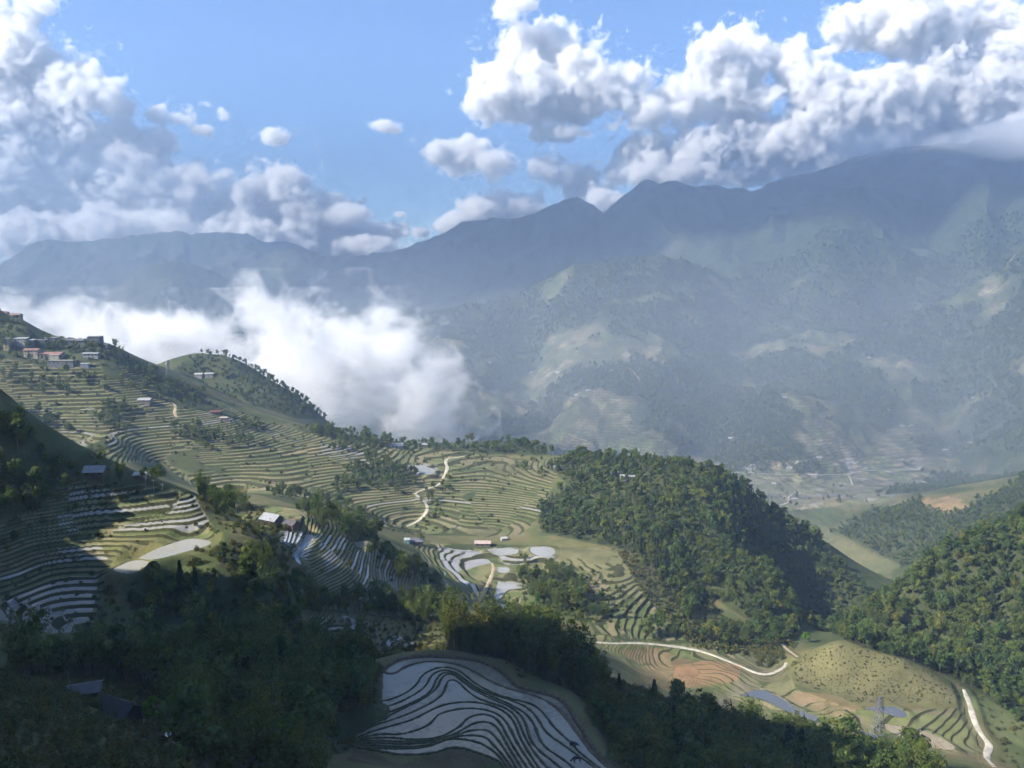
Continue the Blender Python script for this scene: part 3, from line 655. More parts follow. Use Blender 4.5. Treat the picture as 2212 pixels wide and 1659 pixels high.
def ground_mat():
    m, ns, ln = new_mat('ground_soil')
    out = node(ns, 'ShaderNodeOutputMaterial'); b = node(ns, 'ShaderNodeBsdfPrincipled')
    def attr(nm):
        a = node(ns, 'ShaderNodeAttribute', attribute_name=nm); return a
    def math_(op, a, bb=None, c=None):
        q = node(ns, 'ShaderNodeMath', operation=op)
        for i, x in enumerate((a, bb, c)):
            if x is None: continue
            if isinstance(x, (int, float)): q.inputs[i].default_value = x
            else: ln.new(x, q.inputs[i])
        return q.outputs[0]
    def mixc(f, a, bb, mode='MIX'):
        q = node(ns, 'ShaderNodeMix', data_type='RGBA', blend_type=mode)
        for i, x in ((0, f), (6, a), (7, bb)):
            if isinstance(x, (int, float)): q.inputs[i].default_value = x
            elif isinstance(x, tuple): q.inputs[i].default_value = x + (1,)
            else: ln.new(x, q.inputs[i])
        return q.outputs[2]
    geo = node(ns, 'ShaderNodeNewGeometry')
    def noise(scale, detail=4, rough=.6, vec=None):
        q = node(ns, 'ShaderNodeTexNoise'); q.inputs['Scale'].default_value = scale
        q.inputs['Detail'].default_value = detail; q.inputs['Roughness'].default_value = rough
        ln.new(vec or geo.outputs['Position'], q.inputs['Vector']); return q.outputs['Fac']
    col = attr('col').outputs['Color']; ph = attr('ph').outputs['Fac']; tm = attr('tm').outputs['Fac']
    tf = attr('tf').outputs['Fac']; wet = attr('wet').outputs['Fac']; dist = attr('dist').outputs['Fac']
    na = noise(.9, 4); nb = noise(.11, 5); nf = noise(.035, 6, .7)
    f = math_('FRACT', ph)
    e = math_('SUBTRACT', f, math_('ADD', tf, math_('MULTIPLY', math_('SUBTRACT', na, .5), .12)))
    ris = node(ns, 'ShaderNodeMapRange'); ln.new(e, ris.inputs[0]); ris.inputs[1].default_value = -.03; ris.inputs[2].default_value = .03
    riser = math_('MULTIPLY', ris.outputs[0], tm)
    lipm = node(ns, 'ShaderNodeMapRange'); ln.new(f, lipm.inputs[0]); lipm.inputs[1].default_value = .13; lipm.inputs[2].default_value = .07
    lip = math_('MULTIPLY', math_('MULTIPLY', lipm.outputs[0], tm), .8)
    rcol = mixc(nb, (.026, .034, .014), (.066, .062, .03))  # riser plants, colour darkened further to stand in for shade on the face
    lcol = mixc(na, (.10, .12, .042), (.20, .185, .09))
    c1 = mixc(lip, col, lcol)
    v1 = math_('MULTIPLY_ADD', na, .7, .65)
    v2 = math_('MULTIPLY_ADD', nb, .8, .6)
    vv = math_('MULTIPLY', v1, v2)
    cc = node(ns, 'ShaderNodeCombineColor')
    for i in range(3): ln.new(vv, cc.inputs[i])
    c1 = mixc(1.0, c1, cc.outputs[0], 'MULTIPLY')
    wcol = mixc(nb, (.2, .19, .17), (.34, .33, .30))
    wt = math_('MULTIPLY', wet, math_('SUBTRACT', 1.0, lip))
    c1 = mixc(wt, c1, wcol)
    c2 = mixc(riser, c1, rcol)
    # far slopes: speckle of crowns and clearings too small to model one by one
    far = node(ns, 'ShaderNodeMapRange'); ln.new(dist, far.inputs[0]); far.inputs[1].default_value = 1200; far.inputs[2].default_value = 1900
    sp = node(ns, 'ShaderNodeMapRange'); ln.new(nf, sp.inputs[0]); sp.inputs[1].default_value = .35; sp.inputs[2].default_value = .65
    sp.inputs[3].default_value = .45; sp.inputs[4].default_value = 1.5
    cs = node(ns, 'ShaderNodeCombineColor')
    for i in range(3): ln.new(sp.outputs[0], cs.inputs[i])
    c2 = mixc(far.outputs[0], c2, mixc(1.0, c2, cs.outputs[0], 'MULTIPLY'))
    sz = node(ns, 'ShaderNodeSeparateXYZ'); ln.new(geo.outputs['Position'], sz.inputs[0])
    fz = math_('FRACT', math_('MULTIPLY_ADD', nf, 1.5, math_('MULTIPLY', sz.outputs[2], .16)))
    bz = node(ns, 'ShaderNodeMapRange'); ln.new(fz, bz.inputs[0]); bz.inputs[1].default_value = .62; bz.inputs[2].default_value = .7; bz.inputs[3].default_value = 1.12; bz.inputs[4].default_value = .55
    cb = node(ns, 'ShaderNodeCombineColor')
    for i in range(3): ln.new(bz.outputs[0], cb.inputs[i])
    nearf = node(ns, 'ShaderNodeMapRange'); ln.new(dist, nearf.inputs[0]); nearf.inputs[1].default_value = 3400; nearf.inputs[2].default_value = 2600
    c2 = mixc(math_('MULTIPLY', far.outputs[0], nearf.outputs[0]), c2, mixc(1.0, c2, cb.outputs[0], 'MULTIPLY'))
    ln.new(c2, b.inputs['Base Color'])
    wm = math_('MULTIPLY', wt, math_('SUBTRACT', 1.0, riser))
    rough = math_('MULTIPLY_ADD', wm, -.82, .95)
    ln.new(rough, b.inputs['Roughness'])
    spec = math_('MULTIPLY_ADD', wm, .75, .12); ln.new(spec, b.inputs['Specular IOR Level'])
    bm = node(ns, 'ShaderNodeBump'); bm.inputs['Distance'].default_value = .5
    ln.new(math_('MULTIPLY', math_('SUBTRACT', 1.0, wm), .55), bm.inputs['Strength'])
    hgt = math_('ADD', na, math_('MULTIPLY', math_('MULTIPLY', nf, far.outputs[0]), 26.0))
    ln.new(hgt, bm.inputs['Height']); ln.new(bm.outputs[0], b.inputs['Normal'])
    ln.new(b.outputs[0], out.inputs[0])
    return m
M_GROUND = ground_mat()

def build_grid(name, aC, Ys, seam=0.0):
    A, Yg = np.meshgrid(aC, Ys); sh = A.shape
    X = (A * Yg).ravel(); Y = Yg.ravel().copy()
    z, hs, mask, ph, tf, u, v = surface(X, Y)
    z, pond = shape_ground(X, Y, z)
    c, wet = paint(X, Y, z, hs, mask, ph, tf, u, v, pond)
    co = np.stack([X, Y, z + ZC], -1).astype(np.float32)
    nr, nc = sh
    idx = np.arange(nr * nc).reshape(nr, nc)
    q = np.stack([idx[:-1, :-1], idx[:-1, 1:], idx[1:, 1:], idx[1:, :-1]], -1).reshape(-1, 4)
    me = bpy.data.meshes.new(name)
    me.vertices.add(len(co)); me.vertices.foreach_set('co', co.ravel())
    me.loops.add(q.size); me.loops.foreach_set('vertex_index', q.ravel().astype(np.int32))
    me.polygons.add(len(q)); me.polygons.foreach_set('loop_start', np.arange(0, q.size, 4, dtype=np.int32))
    me.polygons.foreach_set('use_smooth', np.ones(len(q), bool))
    me.update()
    ca = me.attributes.new('col', 'FLOAT_COLOR', 'POINT')
    ca.data.foreach_set('color', np.concatenate([c, np.ones((len(c), 1))], 1).astype(np.float32).ravel())
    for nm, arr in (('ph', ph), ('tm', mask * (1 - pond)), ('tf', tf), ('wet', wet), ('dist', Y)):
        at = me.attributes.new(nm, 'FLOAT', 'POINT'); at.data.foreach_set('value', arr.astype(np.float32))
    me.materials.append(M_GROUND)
    o = bpy.data.objects.new(name, me); COL.objects.link(o); tag(o, kind='structure')
    return o
aN = np.concatenate([np.linspace(-2.4, -.74, 70), np.linspace(-.725, .725, 920), np.linspace(.74, .98, 14)])
YN = np.concatenate([np.linspace(62, 178, 60), np.arange(180, 450, .92), np.arange(450.4, 600, 1.5), np.arange(600.6, 960, 1.15), np.arange(960.5, 1180, 3), [1182.0]])
if FAST_TERRAIN:
    aN = np.concatenate([np.linspace(-2.4, -.74, 40), np.linspace(-.725, .725, 500), np.linspace(.74, .98, 8)])
    YN = np.concatenate([np.linspace(62, 178, 40), np.arange(180, 450, 1.8), np.arange(450.4, 1180, 3), [1182.0]])
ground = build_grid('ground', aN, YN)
aF = np.linspace(-.86, .86, 760)
YF = np.concatenate([np.linspace(1178, 1420, 34), np.linspace(1428, 1980, 90), np.linspace(1992, 2300, 36), np.geomspace(2310, 7100, 240)])
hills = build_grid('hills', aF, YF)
# the slope under and behind the camera, and the unseen shoulder left of it, raised to shade the foreground
M_SCRUB = plain_mat('scrub_ground', (.085, .09, .04), .95, .05)
def coarse(name, xs, ys, fn):
    V = [(x, y, ZC + fn(x, y)) for y in ys for x in xs]; n = len(xs)
    ff = [(j * n + i, j * n + i + 1, (j + 1) * n + i + 1, (j + 1) * n + i) for j in range(len(ys) - 1) for i in range(n - 1)]
    return tag(mesh_obj(name, V, ff, M_SCRUB, smooth=True), kind='structure')
def under(x, y):
    if y > 0: return -3 - .78 * y - .08 * max(x, 0) - max(0, -x) * .05
    return -3.0 - .5 * y + (40 * vnoise(np.array([x / 160.]), np.array([y / 160.]), 4)[0] - 20) * min(1, -y / 60) - .12 * max(x, 0) + .5 * max(0, -x - 100)
coarse('hillside', np.linspace(-145, 900, 36), np.linspace(-700, 66, 24), under)
def shoulder(x, y):
    ye = max(y, -x / 2.35, 62.0)
    z = float(base_h(np.array([x / ye]), np.array([ye]))[0])
    inside = y > -x / 2.38
    return z + (0 if inside else 22 * min(1, max(0, (-x / 2.38 - y) / 25))) - (4.0 if inside else .3) + (0 if inside else 6 * (vnoise(np.array([x / 60.]), np.array([y / 60.]), 4)[0] - .5))
coarse('shoulder', np.linspace(-900, -140, 70), np.linspace(-260, 400, 60), shoulder)

# ------------------------------------------------------------------ air: haze, valley mist, clouds
hz, ns, ln = new_mat('haze_air')
out = node(ns, 'ShaderNodeOutputMaterial'); pv = node(ns, 'ShaderNodeVolumePrincipled')
pv.inputs['Color'].default_value = HAZE_C; pv.inputs['Density'].default_value = HAZE_D
pv.inputs['Anisotropy'].default_value = 0.1
ln.new(pv.outputs[0], out.inputs['Volume'])
x0, x1, y0, y1, z0, z1 = -6900, 6900, -760, 7200, ZC - 545, ZC + 1010
bx = [(x0,y0,z0),(x1,y0,z0),(x1,y1,z0),(x0,y1,z0),(x0,y0,z1),(x1,y0,z1),(x1,y1,z1),(x0,y1,z1)]
haze = mesh_obj('haze', bx, [(0,3,2,1),(4,5,6,7),(0,1,5,4),(1,2,6,5),(2,3,7,6),(3,0,4,7)], hz)
tag(haze, kind='stuff')

def bsp(n, m):
    t = np.linspace(0, m - 1e-4, n); i = t.astype(int); f = t - i
    W = np.zeros((n, m + 3)); r = np.arange(n)
    W[r, i] = (1 - f) ** 3 / 6; W[r, i + 1] = (3 * f ** 3 - 6 * f ** 2 + 4) / 6
    W[r, i + 2] = (-3 * f ** 3 + 3 * f ** 2 + 3 * f + 1) / 6; W[r, i + 3] = f ** 3 / 6
    return W.astype(np.float32)
def noise3(shape, cells, g):
    L = g.standard_normal([c + 3 for c in cells]).astype(np.float32)
    for ax in range(3):
        L = np.moveaxis(np.tensordot(bsp(shape[ax], cells[ax]), L, axes=([1], [ax])), 0, ax)
    return L / max(L.std(), 1e-6)

def volume_obj(name, D, lo, hi, mat):
    """a volume grid built from the density array D[x,y,z]"""
    nx, ny, nz = D.shape
    me = bpy.data.meshes.new(name + '_grid')
    flat = np.ascontiguousarray(D.transpose(2, 1, 0)).ravel().astype(np.float32)
    me.vertices.add(len(flat))
    at = me.attributes.new('dens', 'FLOAT', 'POINT'); at.data.foreach_set('value', flat)
    o = bpy.data.objects.new(name, me); COL.objects.link(o)
    ng = bpy.data.node_groups.new(name + '_nodes', 'GeometryNodeTree')
    ng.interface.new_socket('Geometry', in_out='INPUT', socket_type='NodeSocketGeometry')
    ng.interface.new_socket('Geometry', in_out='OUTPUT', socket_type='NodeSocketGeometry')
    N, L = ng.nodes, ng.links
    gi = N.new('NodeGroupInput'); go = N.new('NodeGroupOutput')
    vc = N.new('GeometryNodeVolumeCube'); sm = N.new('GeometryNodeSetMaterial'); sm.inputs['Material'].default_value = mat
    vc.inputs['Min'].default_value = lo; vc.inputs['Max'].default_value = hi
    vc.inputs['Resolution X'].default_value = nx; vc.inputs['Resolution Y'].default_value = ny; vc.inputs['Resolution Z'].default_value = nz
    pos = N.new('GeometryNodeInputPosition'); sp = N.new('ShaderNodeSeparateXYZ'); L.new(pos.outputs[0], sp.inputs[0])
    idx = []
    for k, n in enumerate((nx, ny, nz)):
        mr = N.new('ShaderNodeMapRange'); mr.clamp = True
        mr.inputs[1].default_value = lo[k]; mr.inputs[2].default_value = hi[k]; mr.inputs[3].default_value = 0; mr.inputs[4].default_value = n - 1
        L.new(sp.outputs[k], mr.inputs[0])
        rd = N.new('ShaderNodeMath'); rd.operation = 'ROUND'; L.new(mr.outputs[0], rd.inputs[0]); idx.append(rd.outputs[0])
    m1 = N.new('ShaderNodeMath'); m1.operation = 'MULTIPLY_ADD'; L.new(idx[2], m1.inputs[0]); m1.inputs[1].default_value = ny; L.new(idx[1], m1.inputs[2])
    m2 = N.new('ShaderNodeMath'); m2.operation = 'MULTIPLY_ADD'; L.new(m1.outputs[0], m2.inputs[0]); m2.inputs[1].default_value = nx; L.new(idx[0], m2.inputs[2])
    na = N.new('GeometryNodeInputNamedAttribute'); na.data_type = 'FLOAT'; na.inputs['Name'].default_value = 'dens'
    si = N.new('GeometryNodeSampleIndex'); si.data_type = 'FLOAT'; si.domain = 'POINT'
    L.new(gi.outputs[0], si.inputs['Geometry']); L.new(na.outputs[0], si.inputs['Value']); L.new(m2.outputs[0], si.inputs['Index'])
    L.new(si.outputs[0], vc.inputs['Density'])
    L.new(vc.outputs[0], sm.inputs[0]); L.new(sm.outputs[0], go.inputs[0])
    md = o.modifiers.new('volume', 'NODES'); md.node_group = ng
    return o

def vol_mat(name, dens, aniso, col=(1, 1, 1), step=1.0, detail=None):
    """detail = (size of the finest shreds in m, amplitude, gain): the grid holds a distance-like field, 0.5 at the edge"""
    m, ns, ln = new_mat(name)
    out = node(ns, 'ShaderNodeOutputMaterial'); pv = node(ns, 'ShaderNodeVolumePrincipled')
    pv.inputs['Color'].default_value = col + (1,); pv.inputs['Density'].default_value = dens
    pv.inputs['Anisotropy'].default_value = aniso
    if detail is None:
        pv.inputs['Density Attribute'].default_value = 'density'
    else:
        pv.inputs['Density Attribute'].default_value = ''
        at = node(ns, 'ShaderNodeAttribute', attribute_name='density'); tc = node(ns, 'ShaderNodeNewGeometry')
        nz = node(ns, 'ShaderNodeTexNoise'); nz.inputs['Scale'].default_value = 1.0 / detail[0]; nz.inputs['Detail'].default_value = detail[3]; nz.inputs['Roughness'].default_value = .66
        nz.inputs['Distortion'].default_value = detail[4] if len(detail) > 4 else .6
        ln.new(tc.outputs['Position'], nz.inputs['Vector'])
        a1 = node(ns, 'ShaderNodeMath', operation='MULTIPLY_ADD'); ln.new(nz.outputs['Fac'], a1.inputs[0]); a1.inputs[1].default_value = detail[1]; ln.new(at.outputs['Fac'], a1.inputs[2])
        mr = node(ns, 'ShaderNodeMapRange'); ln.new(a1.outputs[0], mr.inputs[0]); e = .5 + detail[1] * .5
        mr.inputs[1].default_value = e; mr.inputs[2].default_value = e + detail[2]; mr.inputs[3].default_value = 0; mr.inputs[4].default_value = dens
        ln.new(mr.outputs[0], pv.inputs['Density'])
    ln.new(pv.outputs[0], out.inputs['Volume'])
    m.cycles.volume_step_rate = step
    return m

def blob_field(blobs, lo, hi, shape, y_mid, y_jit, dmin, dk, g, warp=None):
    """smooth union of ellipsoids; blobs are (u, v, ru, rv[, strength]) seen at distance y_mid"""
    ax = [np.linspace(lo[k], hi[k], shape[k]).astype(np.float32) for k in range(3)]
    Fd = np.full(shape, -2.0, np.float32)
    for bb in blobs:
        u, v, ru, rv = bb[:4]; s = bb[4] if len(bb) > 4 else 1.0
        ym = (bb[5] if len(bb) > 5 else y_mid) + g.uniform(-y_jit, y_jit)
        c = P(u, v, ym); k = ym / F0
        r = (ru * k, max(dmin, dk * ru * k), rv * k)
        sl = []
        for q in range(3):
            i0, i1 = np.searchsorted(ax[q], [c[q] - 1.9 * r[q], c[q] + 1.9 * r[q]]); sl.append(slice(i0, i1))
        gx = ((ax[0][sl[0]] - c[0]) / r[0])[:, None, None]; gy = ((ax[1][sl[1]] - c[1]) / r[1])[None, :, None]; gz = ((ax[2][sl[2]] - c[2]) / r[2])[None, None]
        d = s - np.sqrt(gx * gx + gy * gy + gz * gz)
        sub = Fd[sl[0], sl[1], sl[2]]
        np.maximum(sub, d, out=sub)
    return Fd

# cumulus beyond the mountains
CLOUDS = [
 (40,100,55,60),(0,170,90,130),(105,165,85,60),(180,195,75,48),(240,228,46,26),(60,250,120,70),(90,10,40,22,.8),
 (0,330,150,110),(120,330,95,80),(245,315,75,50),(300,345,60,40),(200,410,150,80),(60,450,150,90),(330,425,90,60),(420,395,60,42),(420,465,110,55),
 (340,245,32,24,.85),(385,258,46,22,.85),(430,280,32,14,.8),(350,300,40,40,.8),(488,248,22,18,.66),(598,292,42,19,.66),
 (600,395,62,44),(640,410,55,44),(560,425,55,44),(700,438,55,34),(745,468,55,28),(650,475,125,52),(820,500,55,22),(780,530,95,24),(540,520,190,45),(200,505,250,45),
 (950,335,30,22),(1000,345,58,32),(1070,360,46,32),(830,275,42,15,.75),(1085,445,80,32),(1030,455,46,26),(980,482,46,22),(905,503,36,14),(865,462,16,8,.9),
 (1100,25,42,34,.9),(1130,5,30,28),
 (1075,185,52,52),(1150,118,85,62),(1230,108,72,52),(1150,195,100,52),(1280,155,82,62),(1335,190,90,70),(1230,228,110,34),(1055,205,36,26),
 (1200,290,58,21,.85),(1235,286,46,17,.85),
 (1540,100,56,46),(1600,108,64,50),(1650,138,80,54),(1560,175,100,70),(1480,215,110,62),(1640,210,60,40),(1770,195,80,46),(1400,240,80,40),
 (1400,330,95,42),(1330,372,75,38),(1500,325,105,55),(1600,325,115,55),(1700,300,115,55),(1450,380,125,38),(1200,370,56,32),(1260,392,46,36),(1300,425,46,28),
 (1800,280,120,75),(1900,225,110,70),(2000,215,110,70),(2100,195,120,82),(2200,195,110,95),(1900,300,150,55),(2100,290,150,60),(2250,290,120,60),
 (1830,58,50,42),(1900,50,74,40),(2000,55,100,55),(2120,45,110,62),(2210,90,80,60),(1880,88,70,22),(2160,125,80,48),
 (-200,250,170,170),(-150,480,150,80),(2400,180,150,120),
]
cl_lo = (-6400.0, 7330.0, ZC + 150.0); cl_hi = (6400.0, 9650.0, ZC + 3350.0)
cshape = (560, 56, 176) if not FAST_TERRAIN else (300, 40, 100)
g = np.random.default_rng(11)
Fc = blob_field(CLOUDS, cl_lo, cl_hi, cshape, 8500, 240, 170, .5, g)
def cells(sz): return [max(2, int(round((cl_hi[k] - cl_lo[k]) / sz))) for k in range(3)]
bil = .48 * (np.abs(noise3(cshape, cells(440), g)) - .68) + .34 * (np.abs(noise3(cshape, cells(205), g)) - .68) + .24 * (np.abs(noise3(cshape, cells(98), g)) - .68)
bil += .10 * noise3(cshape, cells(48), g)
low = noise3(cshape, cells(900), g)
Fc = Fc - .06 + .54 * bil + .13 * low
Dc = np.clip(Fc * 1.25 + .5, 0, 1); Dc[Dc < .1] = 0
Dc[0] = Dc[-1] = 0; Dc[:, 0] = Dc[:, -1] = 0; Dc[:, :, 0] = Dc[:, :, -1] = 0
clouds = volume_obj('clouds', Dc, cl_lo, cl_hi, vol_mat('cloud_vapour', CLOUD_D, .0, step=1.2, detail=CLOUD_T))
tag(clouds, 'white cumulus clouds drifting behind the mountains', None, kind='stuff')

# unseen broken cloud added above the frame to whiten pond reflections and shade the mountains
up_lo = (-5200.0, 2700.0, ZC + 2120.0); up_hi = (2600.0, 5950.0, ZC + 3600.0); ushape = (120, 54, 26)
gu = np.random.default_rng(23)
def cells5(sz): return [max(2, int(round((up_hi[k] - up_lo[k]) / sz))) for k in range(3)]
nu = .6 * noise3(ushape, cells5(1500), gu) + .4 * noise3(ushape, cells5(650), gu) + .25 * noise3(ushape, cells5(300), gu) + .12 * noise3(ushape, cells5(150), gu)
zu = np.abs(np.linspace(-1, 1, ushape[2]))[None, None]
Du = np.clip((nu - .04 - 1.1 * zu ** 2) * 2.0, 0, 1)
Du[0] = Du[-1] = 0; Du[:, 0] = Du[:, -1] = 0; Du[:, :, 0] = Du[:, :, -1] = 0
deck = volume_obj('unseen_clouds', Du, up_lo, up_hi, vol_mat('deck_vapour', .006, .0, step=2.0))
tag(deck, 'added white cumulus clouds overhead, unseen beyond the top of the view', None, kind='stuff')

# bank of mist pouring through the valley behind the village ridge
MIST = [(612,692,52,42),(690,708,50,38),(560,755,110,55),(700,765,125,75),(790,790,105,62),(860,765,44,38),(830,850,120,75),(910,830,66,60),(940,905,56,50),(750,870,95,60),(880,930,100,45),
 (450,725,110,36),(330,715,110,34),(250,735,110,44),(400,780,95,46),(160,700,110,34,.9),(60,675,90,24,.8),(500,800,80,44),(650,820,120,70),(640,665,34,30,.8),(815,680,40,34,.8),
 (960,880,70,44,.85),(600,672,32,30,.85),(645,680,28,26,.8)]
mi_lo = (-1500.0, 1235.0, ZC - 500.0); mi_hi = (230.0, 2150.0, ZC + 110.0)
mshape = (300, 84, 132)
Fm = blob_field(MIST, mi_lo, mi_hi, mshape, 1640, 110, 110, .8, g)
def cells2(sz, ay=1.0): return [max(2, int(round((mi_hi[0] - mi_lo[0]) / sz))), max(2, int(round((mi_hi[1] - mi_lo[1]) / sz))), max(2, int(round((mi_hi[2] - mi_lo[2]) / (sz * ay))))]
nm = .50 * noise3(mshape, cells2(150, .8), g) + .36 * noise3(mshape, cells2(75, .9), g) + .26 * noise3(mshape, cells2(38), g)
Dm = np.clip((Fm * .95 + .45 * nm + .06) * .62 + .5, 0, 1); Dm[Dm < .08] = 0
Dm[0] = Dm[-1] = 0; Dm[:, 0] = Dm[:, -1] = 0; Dm[:, :, 0] = Dm[:, :, -1] = 0
mist = volume_obj('mist', Dm, mi_lo, mi_hi, vol_mat('mist_vapour', MIST_D, .0, step=1.4, detail=MIST_T))
tag(mist, 'white bank of mist pouring through the valley behind the village ridge', None, kind='stuff')

# cloud wrapped round the right-hand summit
su_lo = (1900.0, 4450.0, ZC + 560.0); su_hi = (4600.0, 5750.0, ZC + 1000.0)
sshape = (150, 60, 50)
Fs = blob_field([(1860,332,70,14,.9),(1950,312,120,24),(2050,305,130,28),(2150,300,130,32),(2240,300,120,34),(2340,310,120,30)], su_lo, su_hi, sshape, 5050, 120, 260, .8, g)
def cells4(sz): return [max(2, int(round((su_hi[k] - su_lo[k]) / sz))) for k in range(3)]
Ds = np.clip((Fs + .34 * noise3(sshape, cells4(260), g) + .22 * noise3(sshape, cells4(110), g)) * .8 + .5, 0, 1); Ds[Ds < .12] = 0
Ds[0] = Ds[-1] = 0; Ds[:, 0] = Ds[:, -1] = 0; Ds[:, :, 0] = Ds[:, :, -1] = 0
summit = volume_obj('summit_cloud', Ds, su_lo, su_hi, vol_mat('summit_vapour', .006, .0, step=1.5, detail=(90., .8, 1.0, 2.5)))
tag(summit, 'grey white cloud wrapped round the right summit', None, kind='stuff')

# pale smoky air lying in the valley, thinning upwards
ve_lo = (-2600.0, 960.0, ZC - 510.0); ve_hi = (3200.0, 4600.0, ZC + 190.0)
vshape = (110, 72, 36)
def cells3(sz): return [max(2, int(round((ve_hi[k] - ve_lo[k]) / sz))) for k in range(3)]
nv = .6 * noise3(vshape, cells3(700), g) + .4 * noise3(vshape, cells3(320), g) + .25 * noise3(vshape, cells3(150), g)
zz = np.linspace(0, 1, vshape[2])[None, None]; xx = np.linspace(0, 1, vshape[0])[:, None, None]; yy = np.linspace(0, 1, vshape[1])[None, :, None]
Dv = np.clip(.75 + .45 * nv, .1, 1.8) * (1 - zz) ** 1.5 * sstep(0, .16, yy) * sstep(1, .75, yy) * sstep(0, .1, xx) * sstep(1, .85, xx)
Dv[0] = Dv[-1] = 0; Dv[:, 0] = Dv[:, -1] = 0; Dv[:, :, -1] = 0; Dv[:, :, 0] = 0
veil = volume_obj('valley_mist', Dv, ve_lo, ve_hi, vol_mat('veil_vapour', VEIL_D, .1, VEIL_C, step=2.5))
tag(veil, 'thin pale mist lying over the valley floor', None, kind='stuff')
# ------------------------------------------------------------------ vegetation
def leaf_mat(name, dark, light, trans=.28):
    m, ns, ln = new_mat(name)
    out = node(ns, 'ShaderNodeOutputMaterial'); oi = node(ns, 'ShaderNodeObjectInfo'); geo = node(ns, 'ShaderNodeNewGeometry')
    nz = node(ns, 'ShaderNodeTexNoise'); nz.inputs['Scale'].default_value = .45; nz.inputs['Detail'].default_value = 3
    ln.new(geo.outputs['Position'], nz.inputs['Vector'])
    at = node(ns, 'ShaderNodeAttribute', attribute_name='tone')
    ad = node(ns, 'ShaderNodeMath', operation='MULTIPLY_ADD'); ln.new(oi.outputs['Random'], ad.inputs[0]); ad.inputs[1].default_value = .55; ln.new(at.outputs['Fac'], ad.inputs[2])
    a2 = node(ns, 'ShaderNodeMath', operation='MULTIPLY_ADD'); ln.new(nz.outputs['Fac'], a2.inputs[0]); a2.inputs[1].default_value = .5; ln.new(ad.outputs[0], a2.inputs[2])
    rp = node(ns, 'ShaderNodeMapRange'); ln.new(a2.outputs[0], rp.inputs[0]); rp.inputs[1].default_value = .3; rp.inputs[2].default_value = 1.45
    mx = node(ns, 'ShaderNodeMix', data_type='RGBA'); ln.new(rp.outputs[0], mx.inputs[0]); mx.inputs[6].default_value = dark + (1,); mx.inputs[7].default_value = light + (1,)
    hs_ = node(ns, 'ShaderNodeMath', operation='FRACT'); h0 = node(ns, 'ShaderNodeMath', operation='MULTIPLY'); ln.new(oi.outputs['Random'], h0.inputs[0]); h0.inputs[1].default_value = 17.3; ln.new(h0.outputs[0], hs_.inputs[0])
    cr = node(ns, 'ShaderNodeValToRGB'); ln.new(hs_.outputs[0], cr.inputs[0]); el = cr.color_ramp.elements
    el[0].color = (.82, 1.0, .95, 1); el[1].color = (1.25, 1.0, .75, 1); q = el.new(.45); q.color = (1, 1, 1, 1); q = el.new(.75); q.color = (1.12, 1.1, .8, 1)
    mh = node(ns, 'ShaderNodeMix', data_type='RGBA', blend_type='MULTIPLY'); mh.inputs[0].default_value = 1; ln.new(mx.outputs[2], mh.inputs[6]); ln.new(cr.outputs[0], mh.inputs[7]); mx = mh
    d = node(ns, 'ShaderNodeBsdfDiffuse'); t = node(ns, 'ShaderNodeBsdfTranslucent'); ms = node(ns, 'ShaderNodeMixShader'); ms.inputs[0].default_value = trans
    ln.new(mx.outputs[2], d.inputs[0]); ln.new(mx.outputs[2], t.inputs[0]); ln.new(d.outputs[0], ms.inputs[1]); ln.new(t.outputs[0], ms.inputs[2])
    ln.new(ms.outputs[0], out.inputs[0]); return m
M_LEAF = leaf_mat('broad_leaves', (.052, .085, .028), (.22, .255, .078), .36)
M_NEEDLE = leaf_mat('conifer_needles', (.018, .032, .017), (.06, .08, .038), .15)
M_BAMBOO = leaf_mat('bamboo_leaves', (.06, .088, .026), (.195, .225, .07), .34)
M_SHRUB = leaf_mat('shrub_leaves', (.055, .066, .026), (.16, .155, .066), .2)
M_BRIGHT = leaf_mat('young_leaves', (.08, .16, .03), (.16, .29, .06), .35)
M_BARK = plain_mat('bark', (.09, .075, .055), .9, 2.0)
M_CULM = plain_mat('bamboo_culms', (.12, .13, .06), .6, 2.0)
M_TWIG = plain_mat('dry_twigs', (.15, .12, .085), .9, 2.0)

def quads(cent, nrm, size, g, asp=1.0):
    """leaf faces: centres, normals, sizes -> vertex and face arrays"""
    n = len(cent)
    nrm = nrm / np.maximum(np.linalg.norm(nrm, axis=1, keepdims=True), 1e-6)
    r = g.standard_normal((n, 3)); t = np.cross(nrm, r); t /= np.maximum(np.linalg.norm(t, axis=1, keepdims=True), 1e-6)
    b = np.cross(nrm, t); s = size[:, None] * .5
    bend = nrm * s * .35
    v = np.stack([cent - t * s - b * s * asp, cent + t * s * .9 - b * s * asp * .6 - bend, cent + t * s + b * s * asp, cent - t * s * .7 + b * s * asp * .8 - bend], 1).reshape(-1, 3)
    f = (np.arange(n)[:, None] * 4 + np.arange(4)[None])
    return v, f

def tube(path, r0, r1, sides=5):
    path = np.asarray(path, float); n = len(path); vs_ = []; fs = []
    for i in range(n):
        d = path[min(i + 1, n - 1)] - path[max(i - 1, 0)]; d /= np.linalg.norm(d) + 1e-9
        a = np.cross(d, (0.3, .9, .1)); a /= np.linalg.norm(a); b = np.cross(d, a)
        r = r0 + (r1 - r0) * i / (n - 1)
        for k in range(sides):
            t = 2 * math.pi * k / sides; vs_.append(path[i] + r * (math.cos(t) * a + math.sin(t) * b))
    for i in range(n - 1):
        for k in range(sides):
            k2 = (k + 1) % sides; fs.append((i * sides + k, i * sides + k2, (i + 1) * sides + k2, (i + 1) * sides + k))
    return np.array(vs_), fs

